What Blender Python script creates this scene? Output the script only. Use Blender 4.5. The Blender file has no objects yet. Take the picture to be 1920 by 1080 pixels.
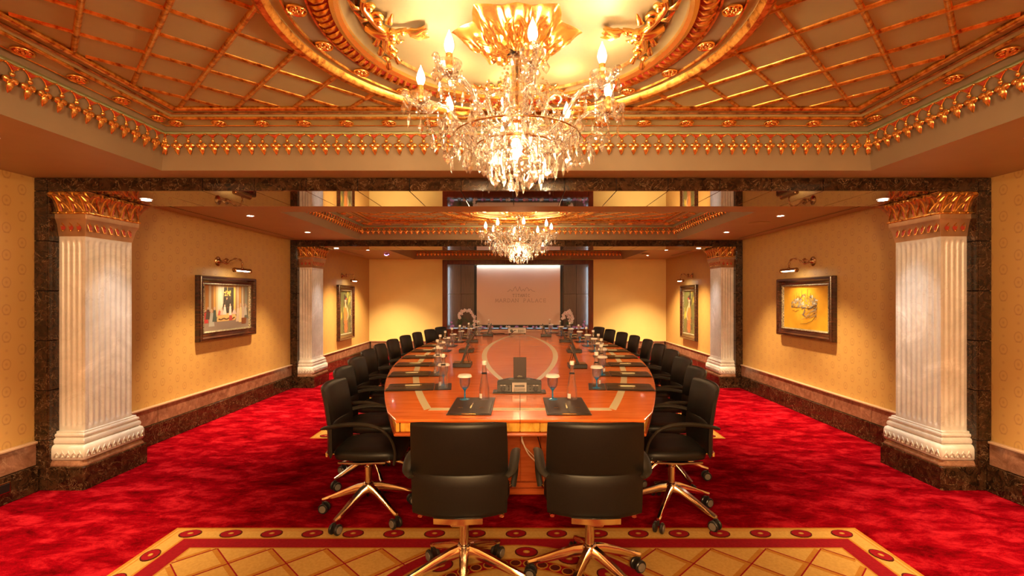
import bpy, bmesh, math, random
from math import sin, cos, pi, sqrt, radians, atan2
from mathutils import Vector, Matrix
random.seed(7)
SC = bpy.context.scene
COL = SC.collection

# ------------------------------------------------------------------ camera, world, exposure
EYE_X, EYE_Z = 0.053, 1.5
cam_data = bpy.data.cameras.new('camera')
cam_data.sensor_width = 36.0
cam_data.lens = 905.0 / 1920.0 * 36.0
cam_data.shift_x = -14.5 / 1920.0
cam_data.shift_y = 15.0 / 1920.0
cam_data.clip_start = 0.05
cam = bpy.data.objects.new('camera', cam_data)
COL.objects.link(cam)
cam.location = (EYE_X, 0, EYE_Z)
cam.rotation_euler = (pi / 2, 0, 0)
SC.camera = cam
world = bpy.data.worlds.new('world')
SC.world = world
world.use_nodes = True
world.node_tree.nodes['Background'].inputs[0].default_value = (1.0, 0.6, 0.35, 1)
world.node_tree.nodes['Background'].inputs[1].default_value = 0.05
SC.view_settings.view_transform = 'Standard'
SC.view_settings.look = 'None'
SC.view_settings.gamma = 1.0
SC.view_settings.use_curve_mapping = False
SC.view_settings.exposure = 2.35
SC.cycles.transparent_max_bounces = 24
SC.cycles.max_bounces = 14

CEIL = 2.412
WX = 3.69
ARCH_Y = [(3.72, 4.36), (7.87, 8.51)]
BACK_Y = 12.0
REAR_Y = -3.2
WARM = (1.0, 0.64, 0.30)
SPOTC = (1.0, 0.70, 0.36)
BULB_W = 15.0
BASKET_W = 2.2
DOWN_W = 130.0
SOFFIT_W = 15.0
PIC_W = 4.2

def light(kind, name, loc, energy, color, **kw):
    d = bpy.data.lights.new(name, kind)
    d.energy = energy
    d.color = color
    rot = kw.pop('rot', None)
    for k, v in kw.items():
        setattr(d, k, v)
    o = bpy.data.objects.new(name, d)
    COL.objects.link(o)
    o.location = loc
    if rot:
        o.rotation_euler = rot
    return o

# ceiling downlights (x, y, z) - each also gets its fixture further down
DOWNLIGHTS = [(-2.97, 2.75), (2.99, 2.75), (-2.97, 1.34), (3.0, 1.34), (-2.97, 6.88), (3.0, 6.88), (-3.0, 5.47), (3.01, 5.47),
              (-2.95, 9.54), (2.95, 9.54), (-2.95, 10.86), (2.93, 10.86)]
SOFFITLIGHTS = [(-3.08, 4.05), (3.1, 4.05), (-3.05, 8.17), (3.08, 8.17)]
for x, y in DOWNLIGHTS:
    light('SPOT', 'downlight_beam', (x, y, CEIL - 0.02), DOWN_W * (1.15 if y > 9 else 1.0), SPOTC, spot_size=radians(100 if y > 9 else 74), spot_blend=1.0, shadow_soft_size=0.035)
for x, y in SOFFITLIGHTS:
    s = 1 if x > 0 else -1
    light('SPOT', 'downlight_beam', (x, y, 2.29), SOFFIT_W, (1.0, 0.95, 0.88), spot_size=radians(62), spot_blend=1.0,
          shadow_soft_size=0.03, rot=(0, 0, 0))
# added warm fill standing in for the unseen bay behind the camera, no fixture
light('POINT', 'rear_fill_light', (0.04, -1.6, 2.15), 170.0, WARM, shadow_soft_size=0.35)
# ------------------------------------------------------------------ materials
def newmat(name):
    m = bpy.data.materials.new(name)
    m.use_nodes = True
    nt = m.node_tree
    return m, nt, nt.nodes['Principled BSDF']

def pset(b, **kw):
    names = {'color': 'Base Color', 'rough': 'Roughness', 'metal': 'Metallic', 'ior': 'IOR', 'trans': 'Transmission Weight',
             'coat': 'Coat Weight', 'coatr': 'Coat Roughness', 'spec': 'Specular IOR Level', 'emc': 'Emission Color', 'ems': 'Emission Strength',
             'sheen': 'Sheen Weight'}
    for k, v in kw.items():
        s = b.inputs[names[k]]
        s.default_value = (*v, 1) if isinstance(v, tuple) else v

def simple(name, color, rough=0.5, metal=0.0, **kw):
    m, nt, b = newmat(name)
    pset(b, color=color, rough=rough, metal=metal, **kw)
    return m

def N(nt, t, **kw):
    n = nt.nodes.new(t)
    for k, v in kw.items():
        setattr(n, k, v)
    return n

def coords(nt, scale=(1, 1, 1), rot=(0, 0, 0), which='Object'):
    tc = N(nt, 'ShaderNodeTexCoord')
    mp = N(nt, 'ShaderNodeMapping')
    mp.inputs['Scale'].default_value = scale
    mp.inputs['Rotation'].default_value = rot
    nt.links.new(tc.outputs[which], mp.inputs['Vector'])
    return mp.outputs['Vector']

def ramp(nt, fac, stops):
    r = N(nt, 'ShaderNodeValToRGB')
    e = r.color_ramp.elements
    while len(e) < len(stops):
        e.new(0.5)
    for i, (p, c) in enumerate(stops):
        e[i].position = p
        e[i].color = (*c, 1)
    nt.links.new(fac, r.inputs[0])
    return r.outputs[0]

def noise(nt, vec, scale, detail=4, rough=0.6, dist=0.0):
    n = N(nt, 'ShaderNodeTexNoise')
    n.inputs['Scale'].default_value = scale
    n.inputs['Detail'].default_value = detail
    n.inputs['Roughness'].default_value = rough
    n.inputs['Distortion'].default_value = dist
    nt.links.new(vec, n.inputs['Vector'])
    return n.outputs[0]

def bump(nt, b, h, strength=0.3, dist=0.01):
    n = N(nt, 'ShaderNodeBump')
    n.inputs['Strength'].default_value = strength
    n.inputs['Distance'].default_value = dist
    nt.links.new(h, n.inputs['Height'])
    nt.links.new(n.outputs[0], b.inputs['Normal'])

def noisy(name, stops, scale=8, mscale=(1, 1, 1), mrot=(0, 0, 0), rough=0.5, metal=0.0, detail=5, dist=0.0, bmp=0.0, bd=0.005, nr=0.6, **kw):
    m, nt, b = newmat(name)
    v = coords(nt, mscale, mrot)
    f = noise(nt, v, scale, detail, nr, dist)
    nt.links.new(ramp(nt, f, stops), b.inputs['Base Color'])
    pset(b, rough=rough, metal=metal, **kw)
    if bmp:
        bump(nt, b, f, bmp, bd)
    return m

def marble(name, dark, mid, vein, rough=0.12, scale=7, light_amt=0.5):
    m, nt, b = newmat(name)
    v = N(nt, 'ShaderNodeNewGeometry').outputs['Position']
    f = noise(nt, v, scale, 8, 0.7, 1.2)
    base = ramp(nt, f, [(0.36, dark), (0.56, mid), (0.75, tuple(min(1, c * 1.6) for c in mid))])
    w = noise(nt, v, scale * 0.8, 7, 0.6, 1.1)
    ma = N(nt, 'ShaderNodeMath', operation='SUBTRACT'); ma.inputs[1].default_value = 0.5
    nt.links.new(w, ma.inputs[0])
    mb = N(nt, 'ShaderNodeMath', operation='ABSOLUTE'); nt.links.new(ma.outputs[0], mb.inputs[0])
    vf = ramp(nt, mb.outputs[0], [(0.0, (1, 1, 1)), (0.010, (0, 0, 0))])
    g = ramp(nt, noise(nt, v, scale * 0.6, 3, 0.5), [(0.38, (0, 0, 0)), (0.55, (1, 1, 1))])
    mu = N(nt, 'ShaderNodeMath', operation='MULTIPLY'); nt.links.new(vf, mu.inputs[0]); nt.links.new(g, mu.inputs[1])
    mm = N(nt, 'ShaderNodeMath', operation='MULTIPLY'); mm.inputs[1].default_value = light_amt; nt.links.new(mu.outputs[0], mm.inputs[0])
    mx = N(nt, 'ShaderNodeMix', data_type='RGBA')
    nt.links.new(mm.outputs[0], mx.inputs[0]); nt.links.new(base, mx.inputs[6]); mx.inputs[7].default_value = (*vein, 1)
    nt.links.new(mx.outputs[2], b.inputs['Base Color'])
    pset(b, rough=rough)
    return m

M = {}
M['marble_dark'] = marble('dark_marble', (0.006, 0.003, 0.0015), (0.045, 0.020, 0.009), (0.55, 0.36, 0.2), rough=0.12, scale=14, light_amt=.42)
M['marble_polished'] = marble('polished_soffit_marble', (0.03, 0.014, 0.007), (0.07, 0.035, 0.018), (0.2, 0.12, 0.07), rough=0.03, scale=9, light_amt=0.3)
pset(M['marble_polished'].node_tree.nodes['Principled BSDF'], ior=2.1, coat=1.0, coatr=0.02)
M['marble_pink'] = marble('rose_brown_marble', (0.16, 0.07, 0.04), (0.26, 0.13, 0.08), (0.55, 0.38, 0.26), rough=0.18, scale=8, light_amt=0.35)
M['marble_white'] = marble('white_marble', (0.56, 0.55, 0.52), (0.70, 0.69, 0.66), (0.4, 0.36, 0.33), rough=0.28, scale=2.2, light_amt=0.35)
M['joint'] = simple('dark_joint', (0.008, 0.004, 0.003), 0.8)
M['lip'] = simple('pale_marble_lip', (0.42, 0.27, 0.17), 0.25)
M['plaster'] = noisy('ceiling_plaster', [(0.3, (0.38, 0.29, 0.155)), (0.7, (0.42, 0.33, 0.17))], 3, rough=0.55)
M['mauve'] = noisy('mauve_plaster', [(0.3, (0.41, 0.42, 0.235)), (0.7, (0.46, 0.47, 0.26))], 4, rough=0.6)
M['cream'] = noisy('cream_plaster', [(0.3, (0.175, 0.145, 0.088)), (0.7, (0.205, 0.17, 0.10))], 3, rough=0.5)
M['beige'] = noisy('beige_plaster', [(0.3, (0.245, 0.19, 0.12)), (0.7, (0.27, 0.21, 0.13))], 5, rough=0.5)
M['gold'] = noisy('aged_gilding', [(0.32, (0.28, 0.07, 0.015)), (0.48, (0.72, 0.36, 0.07)), (0.7, (0.95, 0.60, 0.17))], 28, rough=0.28, metal=0.9, bmp=0.35, bd=0.004)
M['gold_bright'] = simple('bright_gilding', (0.95, 0.58, 0.18), 0.22, 0.95)
M['gold_dark'] = noisy('dull_gold', [(0.35, (0.22, 0.09, 0.03)), (0.65, (0.62, 0.34, 0.12))], 20, rough=0.38, metal=0.7, bmp=0.3, bd=0.004)
M['bronze'] = noisy('bronze_paint', [(0.35, (0.33, 0.18, 0.09)), (0.65, (0.46, 0.27, 0.14))], 6, rough=0.4, metal=0.45)
M['redbole'] = simple('red_enamel', (0.42, 0.045, 0.025), 0.4)
M['leather'] = noisy('black_leather', [(0.3, (0.0045, 0.0045, 0.004)), (0.7, (0.008, 0.0075, 0.0065))], 120, rough=0.45, spec=.35, bmp=0.12, bd=0.001)
M['plastic'] = simple('black_plastic', (0.012, 0.011, 0.011), 0.35)
M['armpad'] = simple('charcoal_armrest', (0.020, 0.017, 0.012), 0.55, spec=.3)
M['castergrey'] = simple('grey_caster', (0.14, 0.12, 0.10), 0.4)
M['chrome'] = simple('polished_aluminium', (0.85, 0.78, 0.70), 0.14, 1.0)
M['brass'] = simple('antique_brass', (0.42, 0.22, 0.09), 0.25, 1.0)
M['black'] = simple('black', (0.004, 0.004, 0.004), 0.5)
M['white'] = simple('white_card', (0.85, 0.82, 0.78), 0.5)
M['screen'] = simple('projection_screen_cloth', (0.80, 0.60, 0.47), 0.7)
M['ink'] = simple('grey_ink', (0.46, 0.31, 0.24), 0.7)
M['folder'] = noisy('brown_leather', [(0.3, (0.028, 0.018, 0.014)), (0.7, (0.045, 0.030, 0.024))], 90, rough=0.3, bmp=0.1, bd=0.001)
M['backwall'] = noisy('yellow_ochre_wall', [(0.3, (0.74, 0.60, 0.23)), (0.7, (0.80, 0.65, 0.25))], 2, rough=0.6)
M['leaf'] = simple('green_leaf', (0.04, 0.16, 0.03), 0.4)
M['petal'] = simple('white_petal', (0.85, 0.80, 0.78), 0.5)
M['petal_purple'] = simple('violet_petal', (0.45, 0.28, 0.75), 0.5)
M['petal_pink'] = simple('pink_petal', (0.75, 0.35, 0.5), 0.5)
M['vase'] = simple('glass_vase', (0.7, 0.85, 0.95), 0.05, trans=0.8)
M['cable_white'] = simple('cream_cable', (0.75, 0.6, 0.45), 0.4)
M['silver'] = simple('white_cap', (0.85, 0.84, 0.82), 0.35)
M['steel'] = simple('brushed_faceplate', (0.34, 0.30, 0.27), 0.35, 0.3)
M['dullblack'] = simple('soft_black', (0.03, 0.026, 0.022), 0.3)
M['paper'] = simple('menu_card', (0.05, 0.03, 0.028), 0.5)

# wood
def wood(name, c1, c2, c3, scale=(1, 1, 1), rot=(0, 0, 0), rough=0.14, coat=0.25, ns=6):
    m, nt, b = newmat(name)
    v = coords(nt, scale, rot)
    f = noise(nt, v, ns, 6, 0.6, 0.4)
    nt.links.new(ramp(nt, f, [(0.3, c1), (0.5, c2), (0.7, c3)]), b.inputs['Base Color'])
    pset(b, rough=rough, coat=coat, coatr=0.05)
    return m
M['table'] = wood('cherry_veneer', (0.70, 0.14, 0.022), (0.86, 0.19, 0.034), (0.92, 0.24, 0.05), (1, 9, 1), (0, 0, 0.65), ns=3, rough=0.22)
M['table_edge'] = wood('cherry_edge', (0.34, 0.07, 0.018), (0.44, 0.10, 0.026), (0.50, 0.13, 0.034), (1, 1, 8), ns=4)
M['table_center'] = wood('cherry_center', (0.66, 0.18, 0.042), (0.78, 0.22, 0.056), (0.86, 0.27, 0.075), (1, 12, 1), (0, 0, 0), ns=3, rough=.25)
M['inlay'] = simple('maple_inlay', (0.96, 0.90, 0.60), 0.2, coat=0.4)
M['darkwood'] = wood('mahogany', (0.07, 0.014, 0.006), (0.11, 0.024, 0.010), (0.15, 0.034, 0.014), (8, 8, 1), ns=4, rough=0.25)
M['panelwood_a'] = wood('walnut_panel', (0.06, 0.024, 0.012), (0.09, 0.036, 0.018), (0.12, 0.05, 0.026), (12, 1, 1.0), (0, radians(45), 0), ns=3, rough=0.3)
M['panelwood_b'] = wood('walnut_panel_mirrored', (0.06, 0.024, 0.012), (0.09, 0.036, 0.018), (0.12, 0.05, 0.026), (12, 1, 1.0), (0, radians(-45), 0), ns=3, rough=0.3)
M['framewood'] = wood('carved_frame_wood', (0.015, 0.004, 0.002), (0.04, 0.010, 0.004), (0.08, 0.02, 0.008), (1, 1, 6), ns=8, rough=0.2)
M['frame_inner'] = noisy('frame_beading', [(0.4, (0.05, 0.04, 0.025)), (0.6, (0.45, 0.38, 0.24))], 90, rough=0.35, metal=0.5, bmp=0.5)

# gilt apron with vertical bands
M['giltpanel'] = noisy('gilt_panel', [(0.3, (0.60, 0.28, 0.03)), (0.5, (0.95, 0.55, 0.08)), (0.7, (1.0, 0.75, 0.2))], 9, mscale=(2, 2, 1), rough=0.3, metal=0.3)

# carpet
def carpet(name, c1, c2, c3):
    m, nt, b = newmat(name)
    v = coords(nt, (1, 1.7, 1), (0, 0, 0.5))
    f = noise(nt, v, 3.6, 9, 0.74, 0.35)
    nt.links.new(ramp(nt, f, [(0.34, c1), (0.5, c2), (0.64, c3)]), b.inputs['Base Color'])
    pset(b, rough=1.0, spec=0.0)
    g = noise(nt, coords(nt), 260, 2, 0.5)
    bump(nt, b, g, 0.6, 0.004)
    return m
M['carpet'] = carpet('red_carpet', (0.05, 0.0007, 0.0015), (0.15, 0.001, 0.004), (0.30, 0.008, 0.014))
def pile(name, a, b_):
    return noisy(name, [(0.35, a), (0.65, b_)], 60, rough=0.95, bmp=0.4, bd=0.003, spec=0.1)
M['rug_yellow'] = pile('rug_yellow', (0.36, 0.205, 0.05), (0.43, 0.25, 0.065))
M['rug_ochre'] = pile('rug_ochre', (0.30, 0.12, 0.015), (0.34, 0.145, 0.02))
M['rug_red'] = pile('rug_red', (0.17, 0.002, 0.006), (0.21, 0.003, 0.009))
M['rug_dark'] = pile('rug_dark_red', (0.05, 0.006, 0.003), (0.08, 0.008, 0.004))

# wallpaper with wreaths
def wallpaper():
    m, nt, b = newmat('damask_wallpaper')
    tc = N(nt, 'ShaderNodeTexCoord')
    sp = N(nt, 'ShaderNodeSeparateXYZ')
    nt.links.new(tc.outputs['Object'], sp.inputs[0])
    def mth(op, a, b_=None, c=None):
        n = N(nt, 'ShaderNodeMath', operation=op)
        for i, q in enumerate((a, b_, c)):
            if q is None:
                continue
            if isinstance(q, (int, float)):
                n.inputs[i].default_value = q
            else:
                nt.links.new(q, n.inputs[i])
        return n.outputs[0]
    PY, PZ = 0.22, 0.2
    def cell(off, ooz):
        u = mth('ADD', mth('DIVIDE', sp.outputs[1], PY), off)
        w = mth('ADD', mth('DIVIDE', sp.outputs[2], PZ), ooz)
        u = mth('MULTIPLY', mth('SUBTRACT', mth('FRACT', u), 0.5), PY)
        w = mth('MULTIPLY', mth('SUBTRACT', mth('FRACT', w), 0.5), PZ)
        return u, w
    tot = None
    for off, oz in ((0.0, 0.0), (0.5, 0.5)):
        u, w = cell(off, oz)
        wz = mth('MULTIPLY', w, 0.8)
        d = mth('SQRT', mth('ADD', mth('MULTIPLY', u, u), mth('MULTIPLY', wz, wz)))
        ring = mth('SUBTRACT', 1.0, mth('MULTIPLY', mth('ABSOLUTE', mth('SUBTRACT', d, 0.029)), 170.0))
        ring = mth('MAXIMUM', ring, 0.0)
        dot = mth('MAXIMUM', mth('SUBTRACT', 1.0, mth('DIVIDE', d, 0.014)), 0.0)
        w2 = mth('ADD', w, 0.036)
        u2 = mth('SUBTRACT', mth('ABSOLUTE', u), 0.012)
        d3 = mth('SQRT', mth('ADD', mth('MULTIPLY', u2, u2), mth('MULTIPLY', mth('MULTIPLY', w2, w2), 4.0)))
        tail = mth('MAXIMUM', mth('SUBTRACT', 1.0, mth('DIVIDE', d3, 0.014)), 0.0)
        u4, w4 = cell(off, oz + 0.5)
        d4 = mth('SQRT', mth('ADD', mth('MULTIPLY', u4, u4), mth('MULTIPLY', w4, w4)))
        dia = mth('MAXIMUM', mth('SUBTRACT', 1.0, mth('DIVIDE', d4, 0.015)), 0.0)
        s = mth('ADD', mth('ADD', ring, dot), mth('ADD', tail, mth('MULTIPLY', dia, 0.8)))
        tot = s if tot is None else mth('ADD', tot, s)
    tot = mth('MINIMUM', tot, 1.0)
    mx = N(nt, 'ShaderNodeMix', data_type='RGBA')
    nt.links.new(mth('MULTIPLY', tot, 0.85), mx.inputs[0])
    mx.inputs[6].default_value = (0.50, 0.30, 0.092, 1)
    mx.inputs[7].default_value = (0.36, 0.185, 0.06, 1)
    nt.links.new(mx.outputs[2], b.inputs['Base Color'])
    nt.links.new(mth('SUBTRACT', 0.55, mth('MULTIPLY', tot, 0.22)), b.inputs['Roughness'])
    return m
M['wallpaper'] = wallpaper()

def glassmat(name, color, transp=0.35, rough=0.0, ior=1.5, gloss=0.0):
    m = bpy.data.materials.new(name)
    m.use_nodes = True
    nt = m.node_tree
    nt.nodes.remove(nt.nodes['Principled BSDF'])
    out = nt.nodes['Material Output']
    g = N(nt, 'ShaderNodeBsdfGlass')
    g.inputs['Color'].default_value = (*color, 1)
    g.inputs['Roughness'].default_value = rough
    g.inputs['IOR'].default_value = ior
    t = N(nt, 'ShaderNodeBsdfTransparent')
    t.inputs['Color'].default_value = (*[c ** 0.5 for c in color], 1)
    mx = N(nt, 'ShaderNodeMixShader')
    mx.inputs[0].default_value = transp
    nt.links.new(g.outputs[0], mx.inputs[1])
    nt.links.new(t.outputs[0], mx.inputs[2])
    last = mx.outputs[0]
    if gloss:
        gl = N(nt, 'ShaderNodeBsdfAnisotropic')
        gl.inputs['Roughness'].default_value = 0.12
        m2 = N(nt, 'ShaderNodeMixShader'); m2.inputs[0].default_value = gloss
        nt.links.new(last, m2.inputs[1]); nt.links.new(gl.outputs[0], m2.inputs[2]); last = m2.outputs[0]
    nt.links.new(last, out.inputs['Surface'])
    return m
M['crystal'] = glassmat('lead_crystal', (1.0, 0.98, 0.95), 0.5, ior=1.5, gloss=0.2)
M['glass'] = glassmat('clear_glass', (0.99, 0.99, 1.0), 0.74, ior=1.45)
M['glass_lilac'] = glassmat('lilac_glass', (0.90, 0.92, 1.0), 0.6, ior=1.3)
M['glass_blue'] = simple('blue_glass', (0.03, 0.26, 0.58), 0.08, trans=.3)

def emit(name, color, s):
    m = simple(name, (0.8, 0.8, 0.8), 0.5)
    pset(m.node_tree.nodes['Principled BSDF'], emc=color, ems=s)
    return m
M['bulb'] = emit('lit_flame_bulb', (1.0, 0.80, 0.50), 9.0)
M['lens'] = emit('lit_downlight', (1.0, 0.88, 0.75), 12.0)
M['tubelamp'] = emit('lit_picture_lamp', (1.0, 0.85, 0.6), 9.0)
M['led'] = emit('white_led_strip', (0.65, 0.85, 1.0), 0.25)
M['lcd'] = simple('dark_display', (0.01, 0.004, 0.004), 0.15)
M['violet_led'] = emit('violet_indicator', (0.4, 0.2, 1.0), 2.0)

# ------------------------------------------------------------------ mesh builder
class MB:
    def __init__(s):
        s.v = []; s.f = []; s.m = []
    def add(s, vs, fs, mi=0):
        o = len(s.v)
        s.v += [tuple(q) for q in vs]
        s.f += [tuple(i + o for i in f) for f in fs]
        s.m += [mi] * len(fs)
        return s
    def box(s, x0, x1, y0, y1, z0, z1, mi=0):
        vs = [(x, y, z) for z in (z0, z1) for y in (y0, y1) for x in (x0, x1)]
        return s.add(vs, [(0, 2, 3, 1), (4, 5, 7, 6), (0, 1, 5, 4), (2, 6, 7, 3), (0, 4, 6, 2), (1, 3, 7, 5)], mi)
    def bbox(s, x0, x1, y0, y1, z0, z1, b=0.004, mi=0):
        # box with chamfered edges
        xs, ys, zs = (x0, x1), (y0, y1), (z0, z1)
        vs = []; idx = {}
        for i in (0, 1):
            for j in (0, 1):
                for k in (0, 1):
                    sx, sy, sz = (1 if i == 0 else -1), (1 if j == 0 else -1), (1 if k == 0 else -1)
                    c = (xs[i], ys[j], zs[k])
                    idx[(i, j, k, 0)] = len(vs); vs.append((c[0], c[1] + sy * b, c[2] + sz * b))
                    idx[(i, j, k, 1)] = len(vs); vs.append((c[0] + sx * b, c[1], c[2] + sz * b))
                    idx[(i, j, k, 2)] = len(vs); vs.append((c[0] + sx * b, c[1] + sy * b, c[2]))
        fs = []
        for i in (0, 1):
            q = [idx[(i, j, k, 0)] for j, k in ((0, 0), (1, 0), (1, 1), (0, 1))]; fs.append(q if i else q[::-1])
            q = [idx[(j, i, k, 1)] for j, k in ((0, 0), (1, 0), (1, 1), (0, 1))]; fs.append(q[::-1] if i else q)
            q = [idx[(j, k, i, 2)] for j, k in ((0, 0), (1, 0), (1, 1), (0, 1))]; fs.append(q if i else q[::-1])
        for a in (0, 1):
            for c in (0, 1):
                fs.append((idx[(0, a, c, 1)], idx[(1, a, c, 1)], idx[(1, a, c, 2)], idx[(0, a, c, 2)]))
                fs.append((idx[(a, 0, c, 0)], idx[(a, 1, c, 0)], idx[(a, 1, c, 2)], idx[(a, 0, c, 2)]))
                fs.append((idx[(a, c, 0, 0)], idx[(a, c, 1, 0)], idx[(a, c, 1, 1)], idx[(a, c, 0, 1)]))
                for k in (0, 1):
                    if True:
                        pass
        for i in (0, 1):
            for j in (0, 1):
                for k in (0, 1):
                    fs.append((idx[(i, j, k, 0)], idx[(i, j, k, 1)], idx[(i, j, k, 2)]))
        return s.add(vs, fs, mi)
    def prism(s, poly, z0, z1, mi=0):
        n = len(poly)
        vs = [(x, y, z0) for x, y in poly] + [(x, y, z1) for x, y in poly]
        fs = [tuple(range(n - 1, -1, -1)), tuple(range(n, 2 * n))]
        fs += [(i, (i + 1) % n, n + (i + 1) % n, n + i) for i in range(n)]
        return s.add(vs, fs, mi)
    def loft(s, rings, mi=0, closed=True, caps=True):
        n = len(rings[0]); vs = [p for r in rings for p in r]; fs = []
        for k in range(len(rings) - 1):
            for i in range(n if closed else n - 1):
                j = (i + 1) % n
                fs.append((k * n + i, k * n + j, (k + 1) * n + j, (k + 1) * n + i))
        if caps and closed:
            fs.append(tuple(range(n - 1, -1, -1)))
            fs.append(tuple((len(rings) - 1) * n + i for i in range(n)))
        return s.add(vs, fs, mi)
    def lathe(s, prof, n=16, c=(0, 0, 0), mi=0, sx=1, sy=1, caps=True, a0=0):
        rings = [[(c[0] + r * sx * cos(2 * pi * i / n + a0), c[1] + r * sy * sin(2 * pi * i / n + a0), c[2] + z) for i in range(n)] for r, z in prof]
        return s.loft(rings, mi, True, caps)
    def ball(s, c, r, n=8, m=5, mi=0, sz=1.0, sx=1.0, sy=1.0):
        prof = [(max(1e-4, r * sin(pi * k / m)), -r * sz * cos(pi * k / m)) for k in range(m + 1)]
        return s.lathe(prof, n, c, mi, sx, sy)
    def tube(s, pts, r, n=6, mi=0, up=(0, 0, 1), flat=1.0):
        P = [Vector(p) for p in pts]; rings = []; up = Vector(up)
        prev = None
        for i, p in enumerate(P):
            t = (P[min(i + 1, len(P) - 1)] - P[max(i - 1, 0)])
            if t.length < 1e-9: t = Vector((0, 0, 1))
            t.normalize()
            if prev is None:
                a = up if abs(t.dot(up)) < 0.95 else Vector((1, 0, 0))
                u = t.cross(a).normalized()
            else:
                u = (prev - t * prev.dot(t)).normalized()
            prev = u
            w = u.cross(t)
            rr = r[i] if isinstance(r, (list, tuple)) else r
            rings.append([tuple(p + u * rr * cos(2 * pi * k / n) + w * rr * flat * sin(2 * pi * k / n)) for k in range(n)])
        return s.loft(rings, mi)
    def build(s, name, mats, parent=None, smooth=False, loc=None, rot=None, auto=None):
        me = bpy.data.meshes.new(name)
        me.from_pydata(s.v, [], s.f)
        if not isinstance(mats, (list, tuple)): mats = [mats]
        for q in mats: me.materials.append(M[q] if isinstance(q, str) else q)
        me.polygons.foreach_set('material_index', s.m)
        if smooth: me.polygons.foreach_set('use_smooth', [True] * len(s.f))
        bm = bmesh.new(); bm.from_mesh(me); bmesh.ops.recalc_face_normals(bm, faces=bm.faces); bm.to_mesh(me); bm.free()
        if auto is not None and smooth:
            try: me.set_sharp_from_angle(angle=radians(auto))
            except Exception: pass
        me.update()
        o = bpy.data.objects.new(name, me)
        COL.objects.link(o)
        if parent is not None: o.parent = parent
        if loc is not None: o.location = loc
        if rot is not None: o.rotation_euler = rot
        return o

def catmull(pts, k=6):
    P = [Vector(p) for p in pts]
    P = [P[0] * 2 - P[1]] + P + [P[-1] * 2 - P[-2]]
    out = []
    for i in range(1, len(P) - 2):
        for j in range(k):
            t = j / k
            a, b, c, d = P[i - 1], P[i], P[i + 1], P[i + 2]
            out.append(0.5 * ((2 * b) + (c - a) * t + (2 * a - 5 * b + 4 * c - d) * t * t + (3 * b - a - 3 * c + d) * t ** 3))
    out.append(P[-2])
    return [tuple(q) for q in out]

def inst(src, parent=None, loc=None, rot=None, scale=None):
    o = src.copy()
    COL.objects.link(o)
    o.parent = parent
    if loc is not None: o.location = loc
    if rot is not None: o.rotation_euler = rot
    if scale is not None: o.scale = scale
    return o

def empty(name, loc=(0, 0, 0), rz=0.0, scale=None):
    o = bpy.data.objects.new(name, None)
    COL.objects.link(o)
    o.empty_display_size = 0.1
    o.location = loc
    o.rotation_euler = (0, 0, rz)
    if scale: o.scale = scale
    return o

def tag(o, label, cat, group=None, kind=None):
    o['label'] = label
    o['category'] = cat
    if group: o['group'] = group
    if kind: o['kind'] = kind
    return o

def struct(o):
    o['kind'] = 'structure'
    return o

def copy_tree(o, parent=None):
    c = o.copy(); COL.objects.link(c); c.parent = parent
    for ch in list(o.children):
        copy_tree(ch, c)
    return c

ORD = ['first', 'second', 'third', 'fourth', 'fifth', 'sixth', 'seventh', 'eighth', 'ninth', 'tenth', 'eleventh']
# ------------------------------------------------------------------ room shell
b = MB(); b.box(-WX - 0.1, WX + 0.1, REAR_Y, BACK_Y + 0.1, -0.1, 0)
struct(b.build('floor', 'carpet'))
for side, s in (('left', -1), ('right', 1)):
    b = MB(); x0, x1 = sorted((s * WX, s * (WX + 0.1)))
    b.box(x0, x1, REAR_Y, BACK_Y + 0.1, 0, 3.2)
    struct(b.build('wall_' + side, 'wallpaper'))
b = MB(); b.box(-WX, WX, REAR_Y - 0.1, REAR_Y, 0, 3.2); struct(b.build('wall_rear', 'wallpaper'))
NX0, NX1, NZ0, NZ1 = -1.86, 1.875, 0.0, 2.392      # wooden screen wall outline
OX0, OX1, OZ0, OZ1 = -1.742, 1.757, 0.68, 2.283     # niche opening
b = MB()
b.box(-WX, OX0 - .06, BACK_Y, BACK_Y + 0.1, 0, 3.2); b.box(OX1 + .06, WX, BACK_Y, BACK_Y + 0.1, 0, 3.2)
b.box(OX0 - .06, OX1 + .06, BACK_Y, BACK_Y + 0.1, OZ1 + .06, 3.2); b.box(OX0 - .06, OX1 + .06, BACK_Y, BACK_Y + 0.1, 0, OZ0 - .04)
b.box(OX0 - .2, OX1 + .2, BACK_Y + 0.45, BACK_Y + 0.5, 0.5, 2.5)
b.box(OX0 - .11, OX0 - .06, BACK_Y + 0.1, BACK_Y + 0.45, 0.5, 2.5); b.box(OX1 + .06, OX1 + .11, BACK_Y + 0.1, BACK_Y + 0.45, 0.5, 2.5)
b.box(OX0 - .06, OX1 + .06, BACK_Y + 0.1, BACK_Y + 0.45, OZ1 + .06, OZ1 + .11); b.box(OX0 - .06, OX1 + .06, BACK_Y + 0.1, BACK_Y + 0.45, OZ0 - .09, OZ0 - .04)
struct(b.build('wall_back', 'backwall'))

# ---- coffered ceilings
CX = 0.03
def frame_shell(b, prof, hx, hy, mi=0):
    """rectangular ring surface through (inset, z) points, local coords"""
    rings = []
    for ins, z in prof:
        X, Y = hx - ins, hy - ins
        rings.append([(-X, -Y, z), (X, -Y, z), (X, Y, z), (-X, Y, z)])
    b.loft(rings, mi, True, False)

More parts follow.
